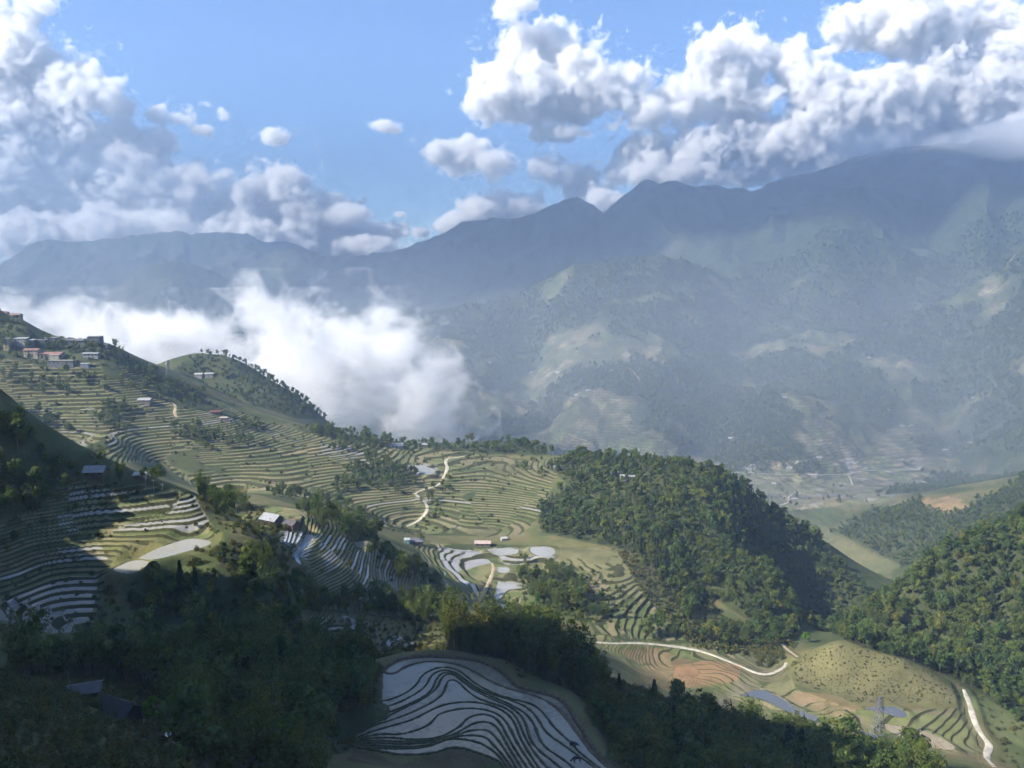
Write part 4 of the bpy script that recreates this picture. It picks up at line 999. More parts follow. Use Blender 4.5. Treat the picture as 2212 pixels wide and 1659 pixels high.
def to_mesh(name, parts, tones=None):
    """parts: list of (verts, faces, material)"""
    me = bpy.data.meshes.new(name); V = []; Fs = []; mi = []; off = 0; tn = []
    for k, (v, f, m) in enumerate(parts):
        V.append(np.asarray(v, float)); f = [tuple(int(i) + off for i in q) for q in f]; Fs += f; mi += [k] * len(f); off += len(v)
        me.materials.append(m)
        tn.append(tones[k] if tones is not None and tones[k] is not None else np.zeros(len(v)))
    me.from_pydata(np.concatenate(V).tolist(), [], Fs)
    me.polygons.foreach_set('material_index', np.array(mi, np.int32))
    at = me.attributes.new('tone', 'FLOAT', 'POINT'); at.data.foreach_set('value', np.concatenate(tn).astype(np.float32))
    me.update(); return me

def broadleaf(g, h, wid, nleaf, leaf, nblob, low=.3):
    hb = h * low
    trunk = [np.array([0, 0, -1.2]), np.array([g.normal(0, .1), g.normal(0, .1), hb]), np.array([g.normal(0, .35), g.normal(0, .35), h * .62]), np.array([g.normal(0, .5), g.normal(0, .5), h * .88])]
    V, Fc_ = tube(trunk, .02 * h, .004 * h)
    V = [V]; FF = list(Fc_); off = len(V[0])
    B = []; 
    for i in range(nblob):
        t = g.uniform(0, 1); zc_ = h * (low + .1 + (1 - low - .2) * t)
        prof = math.sin(math.pi * min(.98, .22 + .72 * t)) ** .8
        an = g.uniform(0, 2 * math.pi); rr = wid * .5 * prof * math.sqrt(g.uniform(.05, 1)) * .75
        c = np.array([math.cos(an) * rr, math.sin(an) * rr, zc_]); r = wid * g.uniform(.11, .29) * (0.75 + .35 * prof)
        B.append((c, r))
        st = trunk[1] + (trunk[2] - trunk[1]) * g.uniform(0, 1)
        v, f = tube([st, (st + c) / 2 + (0, 0, .3), c], .007 * h, .002 * h, 3)
        V.append(v); FF += [tuple(i + off for i in q) for q in f]; off += len(v)
    cen = []; nor = []; tn = []
    w = np.array([r ** 2 for c, r in B]); w /= w.sum()
    for i, (c, r) in enumerate(B):
        k = int(nleaf * w[i]) + 1
        d = g.standard_normal((k, 3)); d[:, 2] += .25; d /= np.linalg.norm(d, axis=1, keepdims=True)
        rad = r * g.uniform(.55, 1.08, (k, 1)); p = c + d * rad * np.array([1, 1, .8])
        cen.append(p); nor.append(d + g.normal(0, .45, (k, 3)))
        tn.append(np.full(k, g.uniform(-.25, .25)) + g.normal(0, .1, k))
    cen = np.concatenate(cen); nor = np.concatenate(nor); tn = np.concatenate(tn)
    v, f = quads(cen, nor, leaf * g.uniform(.7, 1.35, len(cen)), g)
    return (np.concatenate(V), FF), (v, f), np.repeat(tn, 4)

def conifer(g, h, wid, nleaf, leaf):
    v0, f0 = tube([(0, 0, -1), (0, 0, h * .5), (0, 0, h * .98)], .018 * h, .003 * h)
    t = g.uniform(0, 1, nleaf) ** 1.25; lay = np.floor(t * 14) / 14
    z = h * (.14 + .86 * lay) + g.normal(0, .12, nleaf); rmax = wid * .5 * (1 - lay) ** .85 + .12
    rr = rmax * np.sqrt(g.uniform(.08, 1, nleaf)); an = g.uniform(0, 2 * math.pi, nleaf)
    cen = np.stack([np.cos(an) * rr, np.sin(an) * rr, z - rr * .32], 1)
    nor = np.stack([np.cos(an) * .5, np.sin(an) * .5, np.full(nleaf, .8)], 1) + g.normal(0, .35, (nleaf, 3))
    v, f = quads(cen, nor, leaf * g.uniform(.6, 1.2, nleaf), g)
    return (v0, f0), (v, f), np.repeat(g.normal(0, .12, nleaf), 4)

def bamboo(g, h, wid, nculm, nleaf, leaf, bare=.3):
    V = []; FF = []; off = 0; cen = []; nor = []; tn = []
    for i in range(nculm):
        an = g.uniform(0, 2 * math.pi); r0 = wid * .16 * math.sqrt(g.uniform(0, 1)); hh = h * g.uniform(.68, 1.05); out_ = wid * g.uniform(.08, .42)
        an2 = an + g.normal(0, .4); t = np.linspace(0, 1, 7)
        path = np.stack([math.cos(an) * r0 + math.cos(an2) * out_ * t ** 2.2, math.sin(an) * r0 + math.sin(an2) * out_ * t ** 2.2, hh * (t - .10 * t ** 4) - .6 * (1 - t)], 1)
        v, f = tube(path, .07, .015, 3); V.append(v); FF += [tuple(j + off for j in q) for q in f]; off += len(v)
        k = nleaf // nculm
        tt = bare + (1 - bare) * g.uniform(0, 1, k) ** .8
        p = np.stack([np.interp(tt, t, path[:, j]) for j in range(3)], 1)
        sp = wid * .085 * (1.25 - .7 * tt)[:, None]
        p = p + g.standard_normal((k, 3)) * sp * np.array([1, 1, .7])
        cen.append(p); nor.append(g.standard_normal((k, 3)) * np.array([1, 1, .5])); tn.append(np.full(k, g.uniform(-.2, .25)))
    cen = np.concatenate(cen); nor = np.concatenate(nor); tn = np.concatenate(tn)
    v, f = quads(cen, nor, leaf * g.uniform(.6, 1.3, len(cen)), g, .45)
    return (np.concatenate(V), FF), (v, f), np.repeat(tn, 4)

def shrub(g, h, wid, nleaf, leaf):
    V = []; FF = []; off = 0
    for i in range(5):
        an = g.uniform(0, 6.28); v, f = tube([(0, 0, -.4), (math.cos(an) * wid * .15, math.sin(an) * wid * .15, h * .5), (math.cos(an) * wid * .3, math.sin(an) * wid * .3, h * .85)], .05, .015, 3)
        V.append(v); FF += [tuple(j + off for j in q) for q in f]; off += len(v)
    d = g.standard_normal((nleaf, 3)); d[:, 2] = np.abs(d[:, 2]); d /= np.linalg.norm(d, axis=1, keepdims=True)
    lump = 1 + .25 * np.sin(d[:, 0] * 5 + 1) * np.sin(d[:, 1] * 6)
    cen = d * np.array([wid * .5, wid * .5, h]) * (g.uniform(.6, 1.05, nleaf) * lump)[:, None]
    v, f = quads(cen, d + g.normal(0, .5, (nleaf, 3)), leaf * g.uniform(.6, 1.3, nleaf), g)
    return (np.concatenate(V), FF), (v, f), np.repeat(g.normal(0, .15, nleaf), 4)

def proto(kind, g, detail):
    """returns ((trunk part), (crown part), tones, trunk material, crown material, trunk name)"""
    if kind == 'broadleaf':
        h = g.uniform(7.5, 14.5); q = broadleaf(g, h, h * g.uniform(.36, .82), *((640, .66, int(g.integers(8, 17))) if detail == 2 else (210, 1.0, int(g.integers(6, 12))) if detail == 1 else (70, 2.0, 6)), low=g.uniform(.12, .4)); m = (M_BARK, M_LEAF)
    elif kind == 'conifer':
        h = g.uniform(9, 13); q = conifer(g, h, h * g.uniform(.26, .36), *((520, .75) if detail == 2 else (170, 1.2))); m = (M_BARK, M_NEEDLE)
    elif kind == 'bamboo':
        h = g.uniform(10, 13.5); q = bamboo(g, h, h * g.uniform(.55, .75), *((20, 720, .62) if detail == 2 else (9, 190, 1.2))); m = (M_CULM, M_BAMBOO)
    elif kind == 'tallbamboo':
        h = g.uniform(12, 15); q = bamboo(g, h, h * .42, 26, 620, .58, .42); m = (M_CULM, M_BAMBOO)
    else:
        h = g.uniform(1.6, 2.8); q = shrub(g, h, h * g.uniform(1.1, 1.6), *((150, .42) if detail == 2 else (46, .75))); m = (M_TWIG, M_SHRUB)
    return q, m
PROTO = {}
def NPR(kind, detail): return 10 if kind == 'broadleaf' and detail else 6
def get_protos(kind, detail, n):
    key = (kind, detail)
    if key not in PROTO:
        g = np.random.default_rng(100 + sum(map(ord, kind)) + detail * 17)
        L = []
        for i in range(n):
            (tr, cr, tn), (mt, mc) = proto(kind, g, detail)
            L.append(dict(trunk=to_mesh(kind + '_stem', [(tr[0], tr[1], mt)]), crown=to_mesh(kind + '_crown', [(cr[0], cr[1], mc)], [tn]),
                          joined=to_mesh(kind + '_whole', [(tr[0], tr[1], mt), (cr[0], cr[1], mc)], [None, tn])))
        PROTO[key] = L
    return PROTO[key]

def ground_z(X, Y):
    X = np.atleast_1d(np.asarray(X, float)); Y = np.atleast_1d(np.asarray(Y, float))
    z = surface(X, Y.copy())[0]
    return z + ZC

def instancer(name, pts, kind, detail, n=5, label=None):
    """pts: array x,y,z,scale -> one object of scattered copies"""
    pr = get_protos(kind, detail, n)
    coll = bpy.data.collections.new(name + '_source')
    for i, p in enumerate(pr):
        o = bpy.data.objects.new('s%02d' % i, p['joined']); coll.objects.link(o)
    me = bpy.data.meshes.new(name); pts = np.asarray(pts, np.float32)
    me.vertices.add(len(pts)); me.vertices.foreach_set('co', pts[:, :3].ravel())
    g = np.random.default_rng(len(pts) + detail)
    for nm, arr in (('scl', pts[:, 3]), ('rot', g.uniform(0, 6.28, len(pts)))):
        a = me.attributes.new(nm, 'FLOAT', 'POINT'); a.data.foreach_set('value', np.asarray(arr, np.float32))
    a = me.attributes.new('pid', 'INT', 'POINT'); a.data.foreach_set('value', g.integers(0, n, len(pts)).astype(np.int32))
    o = bpy.data.objects.new(name, me); COL.objects.link(o)
    ng = bpy.data.node_groups.new(name + '_nodes', 'GeometryNodeTree')
    ng.interface.new_socket('Geometry', in_out='INPUT', socket_type='NodeSocketGeometry'); ng.interface.new_socket('Geometry', in_out='OUTPUT', socket_type='NodeSocketGeometry')
    N, L = ng.nodes, ng.links
    gi = N.new('NodeGroupInput'); go = N.new('NodeGroupOutput'); ip = N.new('GeometryNodeInstanceOnPoints'); ci = N.new('GeometryNodeCollectionInfo')
    ci.inputs['Collection'].default_value = coll; ci.inputs['Separate Children'].default_value = True; ci.inputs['Reset Children'].default_value = True
    ip.inputs['Pick Instance'].default_value = True
    def na(nm, t):
        q = N.new('GeometryNodeInputNamedAttribute'); q.data_type = t; q.inputs['Name'].default_value = nm; return q.outputs[0]
    cx = N.new('ShaderNodeCombineXYZ'); L.new(na('rot', 'FLOAT'), cx.inputs[2])
    e2r = N.new('FunctionNodeEulerToRotation'); L.new(cx.outputs[0], e2r.inputs[0])
    L.new(gi.outputs[0], ip.inputs['Points']); L.new(ci.outputs[0], ip.inputs['Instance']); L.new(na('pid', 'INT'), ip.inputs['Instance Index'])
    L.new(e2r.outputs[0], ip.inputs['Rotation']); L.new(na('scl', 'FLOAT'), ip.inputs['Scale'])
    L.new(ip.outputs[0], go.inputs[0])
    md = o.modifiers.new('scatter', 'NODES'); md.node_group = ng
    tag(o, label, None, kind='stuff'); return o

NAMES = {'broadleaf': ('broadleaf_tree', 'trunk', 'crown', 'tree'), 'conifer': ('conifer_tree', 'trunk', 'crown', 'tree'),
         'bamboo': ('bamboo_clump', 'culms', 'leaves', 'bamboo'), 'tallbamboo': ('bamboo_clump', 'culms', 'leaves', 'bamboo'), 'shrub': ('shrub', 'stems', 'leaves', 'shrub')}
def single(kind, detail, x, y, z, s, label, group=None, crown_mat=None, which=None, sz=None):
    pr = get_protos(kind, detail, NPR(kind, detail))
    p = pr[random.randrange(len(pr)) if which is None else which % len(pr)]
    nm, tn, cn, cat = NAMES[kind]
    e = bpy.data.objects.new(nm, None); COL.objects.link(e); e.empty_display_size = .5
    e.location = (x, y, z); e.rotation_euler = (0, 0, random.uniform(0, 6.28)); e.scale = (s, s, sz or s)
    for part, meh in ((tn, p['trunk']), (cn, p['crown'])):
        if crown_mat is not None and part == cn:
            meh = meh.copy(); meh.materials[0] = crown_mat
        o = bpy.data.objects.new(part, meh); COL.objects.link(o); o.parent = e
    tag(e, label, cat, group); return e

def scatter(poly, y0, y1, sp, seed, jitter=.9, dens=None):
    g = np.random.default_rng(seed)
    us = np.array([p[0] for p in poly]); a0 = ray(us.min(), 829)[0] * 1.15 - .02; a1 = ray(us.max(), 829)[0] * 1.15 + .02
    xs = np.arange(min(a0 * y0, a0 * y1), max(a1 * y0, a1 * y1), sp); ys = np.arange(y0, y1, sp)
    if not len(xs) or not len(ys): return np.zeros((0, 4))
    X, Y = np.meshgrid(xs, ys); X = (X + g.uniform(-.5, .5, X.shape) * sp * jitter).ravel(); Y = (Y + g.uniform(-.5, .5, Y.shape) * sp * jitter).ravel()
    hs = smooth_h(X, Y.copy()); u, v = project(X, Y, hs + ZC)
    m = in_poly(u, v, poly)
    if dens is not None: m &= g.uniform(0, 1, len(X)) < dens
    X, Y = X[m], Y[m]
    if not len(X): return np.zeros((0, 4))
    # keep off the paths and the ponds
    keep = np.ones(len(X), bool)
    for q in PONDPOLY: 
        m = (X > PB[0]) & (X < PB[1]) & (Y > PB[2]) & (Y < PB[3])
        if m.any(): keep[m] &= ~in_poly(X[m], Y[m], q)
    for q, zf in FLAT3: keep &= ~((X > q[:, 0].min() - 2) & (X < q[:, 0].max() + 2) & (Y > q[:, 1].min() - 2) & (Y < q[:, 1].max() + 2) & in_poly(X, Y, q))
    for i in range(len(X)):
        if kdq.find((X[i], Y[i], 0))[2] < 4.2 or kdp.find((X[i], Y[i], 0))[2] < 3.5: keep[i] = False
    X, Y = X[keep], Y[keep]
    if not len(X): return np.zeros((0, 4))
    return np.stack([X, Y, ground_z(X, Y) - .2, np.clip(np.exp(g.normal(-.06, .36, len(X))), .42, 1.75)], 1)

def hidden(X, Y, Z):
    """is the point behind a rise of the ground as seen from the camera?"""
    h = np.zeros(len(X), bool)
    for t in np.linspace(.12, .97, 30):
        x, y = X * t, Y * t; m = y > 70
        if m.any(): h[m] |= smooth_h(x[m], y[m].copy()) + ZC > ZC + (Z[m] - ZC) * t + .5
    return h
ALLP = {}   # kind -> list of (x, y, z, s, label, group, size on screen)
REST = {}
for wi, (nm, poly, y0, y1, sp, mix, lab, grp, ms) in enumerate(WOODS):
    q = scatter(poly, y0, y1, sp, 300 + wi)
    if 'groves' in nm and len(q): q = q[fbm(q[:, 0] / 42, q[:, 1] / 42, 3, 16) > .34]
    if not len(q): continue
    g = np.random.default_rng(900 + wi); q[:, 3] *= ms
    kinds = g.choice(len(mix), len(q), p=[w for k, w in mix])
    top = q[:, 2] + 10 * q[:, 3]
    u, v = project(q[:, 0], q[:, 1], q[:, 2] + 5)
    vis = (u > -20) & (u < 2232) & (v < 1700) & ~hidden(q[:, 0], q[:, 1], top)
    for i in range(len(q)):
        k = mix[kinds[i]][0]
        ALLP.setdefault('bamboo' if k == 'tallbamboo' else k, []).append((q[i], k, lab, grp, q[i, 3] / q[i, 1] * (1 if vis[i] else 0.0), nm))
n_single = 0
for kind, L in ALLP.items():
    L.sort(key=lambda t: -t[4])
    for i, (q, k, lab, grp, sz, nm) in enumerate(L):
        d = 2 if q[1] < 620 else 1
        if i < 290 and sz > 0:
            w = {'broadleaf': 'broadleaf', 'conifer': 'narrow conifer', 'bamboo': 'feathery bamboo clump', 'tallbamboo': ''}[k]
            lb = lab
            if k == 'conifer': lb = lab.replace('leafy green tree', 'narrow dark conifer').replace('broad crowned tree', 'narrow dark conifer').replace('tall dark tree', 'narrow dark conifer').replace('shaded tree', 'narrow conifer').replace('hazy tree', 'narrow conifer')
            elif k == 'bamboo': lb = lab.replace('leafy green tree', 'feathery bamboo clump').replace('broad crowned tree', 'feathery bamboo clump').replace('tall dark tree', 'feathery bamboo clump').replace('shaded tree', 'feathery bamboo clump').replace('dark tree', 'feathery bamboo clump').replace('tree ', 'bamboo clump ')
            elif k == 'broadleaf': lb = lab.replace('tall bamboo', 'round leafy tree')
            if k in ('conifer', 'bamboo') and lb == lab and 'bamboo' not in lab and 'clump' not in lab: lb = lab.replace('tree', k + ' clump' if k == 'bamboo' else 'conifer', 1)
            if nm in ('darkwood', 'rightwood'):
                uu = float(project(q[0], q[1], q[2])[0]); vv_ = float(project(q[0], q[1], q[2])[1])
                if nm == 'darkwood': lb += ', ' + ('close to the huts' if uu < 330 else 'against the pond bank' if uu > 640 else 'along its upper edge' if vv_ < 1470 else 'in its low middle')
                else: lb += ', ' + ('close to the pond bank' if uu < 1480 else 'below the pylon' if uu > 1760 else 'below the orange field')
            single(k, 2 if q[1] < 620 else 1, q[0], q[1], q[2], q[3], lb, grp); n_single += 1
        else:
            REST.setdefault((k, d), []).append(q)
for (k, d), L in REST.items():
    instancer({'broadleaf': 'woodland', 'conifer': 'conifer_woodland', 'bamboo': 'bamboo_thicket', 'tallbamboo': 'bamboo_thicket'}[k], np.array(L), k, d, NPR(k, d), 'mass of trees covering the hills')
# hazy woods on the far slopes: crowns too small to count
g = np.random.default_rng(77)
n = 110000
Yw = np.exp(g.uniform(math.log(1250), math.log(3700), n)); aw = g.uniform(-.72, .75, n); Xw = aw * Yw
fo = fbm(Xw / 210, Yw / 210, 5, 35) + .15 + .3 * sstep(2500, 3400, Yw); fo2 = fbm(Xw / 60, Yw / 60, 3, 38)
keep = (fo + .35 * fo2 > .05)
u_, v_ = project(Xw, Yw, smooth_h(Xw, Yw.copy()) + ZC)
flat = in_poly(u_, v_, [(1560,1025),(1960,1010),(1900,1090),(1850,1150),(1900,1230),(1760,1190),(1640,1105)]) & (Yw < 2000)
keep &= (~flat | (g.uniform(0, 1, n) < .03))
Xw, Yw = Xw[keep][:46000], Yw[keep][:46000]
far_pts = np.stack([Xw, Yw, ground_z(Xw, Yw) - .5, g.uniform(.8, 1.5, len(Xw)) * np.clip(Yw / 2000, .8, 1.2)], 1)
instancer('far_woods', far_pts, 'broadleaf', 0, NPR('broadleaf', 0), 'distant woods speckling the far valley slopes')
# low growth
def undergrowth(poly, y0, y1, sp, seed, d, sc_=1.0, name='undergrowth', dens=None):
    q = scatter(poly, y0, y1, sp, seed, dens=dens)
    if len(q): q[:, 3] *= sc_; q[:, 2] += .1; UND[d].append(q)
UND = {1: [], 2: []}
undergrowth([(0,1450),(330,1480),(430,1659),(430,1740),(-50,1740),(-50,1450)], 85, 200, 1.9, 501, 2, .55)
undergrowth([(1715,1445),(1740,1415),(1800,1390),(1870,1398),(1950,1420),(2030,1455),(2070,1500),(2050,1520),(1850,1520),(1720,1475)], 386, 450, 1.6, 502, 2, .24, dens=.6)
undergrowth([(480,1170),(600,1190),(650,1290),(640,1340),(450,1350),(180,1350),(250,1250)], 240, 340, 3.4, 503, 2, .8)
undergrowth([(1130,1190),(1330,1240),(1400,1330),(1300,1350),(1130,1320)], 440, 580, 4.5, 504, 1, .9, dens=.5)
undergrowth([(1330,1190),(1480,1200),(1560,1330),(1720,1390),(1700,1430),(1500,1400),(1420,1330)], 430, 620, 3.0, 505, 1, .9)
undergrowth([(0,1040),(150,1010),(250,1040),(330,1060),(200,1100),(90,1130),(0,1200)], 265, 325, 3.0, 506, 2, .7)
undergrowth([(420,1075),(560,1100),(640,1150),(640,1240),(600,1200),(480,1140)], 300, 430, 3.6, 507, 2, .7)
undergrowth([(700,1340),(1000,1330),(1300,1380),(1280,1470),(1100,1400),(860,1410),(830,1440)], 275, 450, 3.2, 508, 2, .6)
undergrowth([(1230,1440),(1420,1500),(1600,1580),(1900,1640),(1300,1640),(1250,1520)], 215, 380, 2.6, 509, 2, .7)
undergrowth([(0,800),(330,800),(560,900),(860,960),(1180,990),(1170,1110),(880,1160),(560,1060),(350,1000),(0,960)], 560, 945, 9.0, 510, 1, .9, dens=.45)
undergrowth([(600,1140),(780,1150),(1000,1330),(690,1315)], 340, 480, 5.0, 511, 2, .6, dens=.35)
undergrowth([(150,1040),(420,1070),(470,1150),(250,1240),(190,1350),(0,1350),(0,1200)], 240, 330, 4.0, 512, 2, .4, dens=.4)
undergrowth([(1600,1380),(1720,1390),(1720,1440),(1640,1440)], 430, 520, 2.6, 513, 2, .8)
undergrowth([(2060,1470),(2212,1560),(2212,1659),(2150,1659),(2110,1540)], 330, 430, 4.0, 514, 2, .7, dens=.5)
undergrowth([(740,1440),(830,1430),(800,1600),(740,1610)], 190, 265, 2.5, 515, 2, .7)
undergrowth([(730,1400),(960,1385),(1120,1395),(1300,1470),(1400,1659),(1290,1659),(1255,1560),(1120,1470),(950,1405),(850,1420),(800,1500),(770,1600),(720,1640)], 180, 300, 1.9, 516, 2, .42)
for d in (1, 2):
    if UND[d]: instancer('undergrowth', np.concatenate(UND[d]), 'shrub', d, NPR('shrub', d), 'low shrubs and scrub on the slopes')
# ------------------------------------------------------------------ water, banks, paths
def water_mat(name, mud, mud2, rough=.05, ior=1.55):
    m, ns, ln = new_mat(name)
    out = node(ns, 'ShaderNodeOutputMaterial'); b = node(ns, 'ShaderNodeBsdfPrincipled'); geo = node(ns, 'ShaderNodeNewGeometry'); oi = node(ns, 'ShaderNodeObjectInfo')
    n1 = node(ns, 'ShaderNodeTexNoise'); n1.inputs['Scale'].default_value = .55; n1.inputs['Detail'].default_value = 7; n1.inputs['Roughness'].default_value = .7
    n2 = node(ns, 'ShaderNodeTexNoise'); n2.inputs['Scale'].default_value = .07; n2.inputs['Detail'].default_value = 3
    for q in (n1, n2): ln.new(geo.outputs['Position'], q.inputs['Vector'])
    ad = node(ns, 'ShaderNodeMath', operation='MULTIPLY_ADD'); ln.new(n2.outputs[0], ad.inputs[0]); ad.inputs[1].default_value = .55; ln.new(n1.outputs[0], ad.inputs[2])
    ad2 = node(ns, 'ShaderNodeMath', operation='MULTIPLY_ADD'); ln.new(oi.outputs['Random'], ad2.inputs[0]); ad2.inputs[1].default_value = .16; ln.new(ad.outputs[0], ad2.inputs[2])
    mr = node(ns, 'ShaderNodeMapRange'); ln.new(ad2.outputs[0], mr.inputs[0]); mr.inputs[1].default_value = .88; mr.inputs[2].default_value = 1.06
    mx = node(ns, 'ShaderNodeMix', data_type='RGBA'); ln.new(mr.outputs[0], mx.inputs[0]); mx.inputs[6].default_value = mud + (1,); mx.inputs[7].default_value = mud2 + (1,)
    ln.new(mx.outputs[2], b.inputs['Base Color'])
    rr = node(ns, 'ShaderNodeMapRange'); ln.new(mr.outputs[0], rr.inputs[0]); rr.inputs[3].default_value = rough; rr.inputs[4].default_value = .5; ln.new(rr.outputs[0], b.inputs['Roughness'])
    b.inputs['IOR'].default_value = ior
    ln.new(b.outputs[0], out.inputs[0]); return m
M_PADDY = water_mat('paddy_water', PADDY_C, (.05, .045, .035), .06, PADDY_IOR)
M_BANK = plain_mat('grassy_bank', (.058, .06, .028), .95, .9, .5)
M_RIM = plain_mat('earth_bank', (.11, .085, .05), .95, .7, .45)
M_TONE = {'silver': water_mat('silver_water', (.29, .29, .265), (.15, .14, .085), .07, 1.6), 'sky': water_mat('clear_water', (.30, .32, .33), (.24, .24, .23), .05, 1.7),
          'slate': water_mat('slate_water', (.09, .10, .115), (.15, .13, .10), .06, 1.45), 'mud': water_mat('mud_water', (.27, .225, .155), (.2, .165, .11), .4, 1.35)}
for (q, zf), fl in zip(FLAT3, FLATS):
    tag(mesh_obj('paddy_water', [(x, y, ZC + zf) for x, y in q], [tuple(range(len(q)))], M_TONE[fl[3]]), kind='structure')
gb = np.random.default_rng(5)
for k in range(NP_):
    A = POND3[k][0]; B = POND3[k + 1][0]; n = 160
    rows = 6; V = []; FF = []
    for j in range(rows + 1):
        t = j / rows
        for i in range(n): q = A[i] * (1 - t) + B[i] * t; V.append((q[0], q[1], ZC + PZ[k]))
    for j in range(rows):
        for i in range(n - 1): FF.append((j * n + i, j * n + i + 1, (j + 1) * n + i + 1, (j + 1) * n + i))
    tag(mesh_obj('paddy_water', V, FF, M_PADDY), kind='structure')
for k, (L, zb) in enumerate(POND3):
    L = resample(L, 420); n = len(L)
    d = np.gradient(L, axis=0); d /= np.linalg.norm(d, axis=1, keepdims=True) + 1e-9
    nr_ = np.stack([-d[:, 1], d[:, 0]], 1)
    wv = (.30 if k not in (0, 1) else .5) * (1 + .45 * fbm(np.arange(n) / 9., np.full(n, k * 7.), 3, 88)); hv = .16 * fbm(np.arange(n) / 6., np.full(n, k * 3.), 3, 89)
    sk = 1.0
    cols = [(-(wv + sk * .6), zb - 1.5 + 0 * hv), (-(wv + .18), zb - .35 + hv), (-wv * .8, zb + hv), (wv * .8, zb + hv), (wv + .18, zb - .35 + hv), (wv + sk * .6, zb - 1.5 + 0 * hv)]
    V = []; FF = []
    for off, z_ in cols:
        q = L + nr_ * (off + .08 * gb.standard_normal(n))[:, None]
        V += [(q[i, 0], q[i, 1], ZC + z_[i]) for i in range(n)]
    for c in range(5):
        for i in range(n - 1): FF.append((c * n + i, c * n + i + 1, (c + 1) * n + i + 1, (c + 1) * n + i))
    tag(mesh_obj('paddy_bank', V, FF, M_RIM if k in (0, 1) else M_BANK, smooth=True), kind='structure')

M_CONC = plain_mat('pale_concrete', (.42, .385, .31), .9, .35, .4)
M_DIRT = plain_mat('pale_dirt', (.37, .295, .19), .95, .35, .4)
def ribbon(name, L, w, mat, lift=.08, wob=.3):
    n = len(L); xy = L[:, :2]; d = np.gradient(xy, axis=0); d /= np.linalg.norm(d, axis=1, keepdims=True) + 1e-9
    nr_ = np.stack([-d[:, 1], d[:, 0]], 1); V = []; FF = []
    ww = w * .5 * (1 + wob * 2 * fbm(np.arange(n) / 4., np.full(n, 1.5), 2, 91))
    zc_ = np.convolve(np.pad(L[:, 2], 2, mode='edge'), np.ones(5) / 5, 'valid')
    for s in (-1, -.5, .5, 1):
        q = xy + nr_ * (s * ww)[:, None]
        V += [(q[i, 0], q[i, 1], ZC + zc_[i] + lift - (.22 if abs(s) == 1 else 0)) for i in range(n)]
    for c in range(3):
        for i in range(n - 1): FF.append((c * n + i, c * n + i + 1, (c + 1) * n + i + 1, (c + 1) * n + i))
    o = mesh_obj(name, V, FF, mat); tag(o, kind='structure'); return o
for L, w, kd in PATH3:
    ribbon('path', L, w, M_CONC if kd == 'concrete' else M_DIRT, .06 if L[0, 1] < 1150 else 1.4)
RV = np.array([hit(u, v, 980, 1500) for u, v in [(1728,1150),(1745,1162),(1765,1178),(1785,1200),(1805,1222),(1825,1246),(1845,1272),(1862,1296)]])
RV = resample(RV, 60)
ribbon('riverbank', RV + np.array([6., 0, 0]), 24, plain_mat('river_gravel', (.42, .39, .33), .95, .1, .3), 2.6, .3)
M_RIVER = water_mat('river_water', (.16, .17, .13), (.3, .29, .25), .1, 1.4)
ribbon('river', RV, 9, M_RIVER, 3.2, .3)

# ------------------------------------------------------------------ houses
MC = {}
def cmat(col, kind):
    key = (col, kind)
    if key not in MC:
        MC[key] = plain_mat(kind, col, .55 if kind == 'roof_sheet' else .85, .6, .25)
    return MC[key]
M_GLASS = plain_mat('window_glass', (.03, .04, .05), .15, 1, .2, 0, .6)
M_WOOD = plain_mat('dark_timber', (.07, .05, .035), .85, 1.5)
def box(V, FF, x0, x1, y0, y1, z0, z1):
    o = len(V); V += [(x0,y0,z0),(x1,y0,z0),(x1,y1,z0),(x0,y1,z0),(x0,y0,z1),(x1,y0,z1),(x1,y1,z1),(x0,y1,z1)]
    FF += [tuple(i + o for i in f) for f in ((0,3,2,1),(4,5,6,7),(0,1,5,4),(1,2,6,5),(2,3,7,6),(3,0,4,7))]
def gable(V, FF, w, d, z, rh, ov, th):
    """pitched roof, ridge along x, with thickness"""
    o = len(V); x = w / 2 + ov; y = d / 2 + ov; dz = rh * ov / (d / 2)
    for sx in (-x, x):
        V += [(sx, -y, z - dz), (sx, 0, z + rh), (sx, y, z - dz), (sx, y, z - dz + th), (sx, 0, z + rh + th), (sx, -y, z - dz + th)]
    FF += [tuple(i + o for i in f) for f in ((0,1,7,6),(1,2,8,7),(2,3,9,8),(3,4,10,9),(4,5,11,10),(5,0,6,11),(0,5,4,1),(1,4,3,2),(6,7,10,11),(7,8,9,10))]
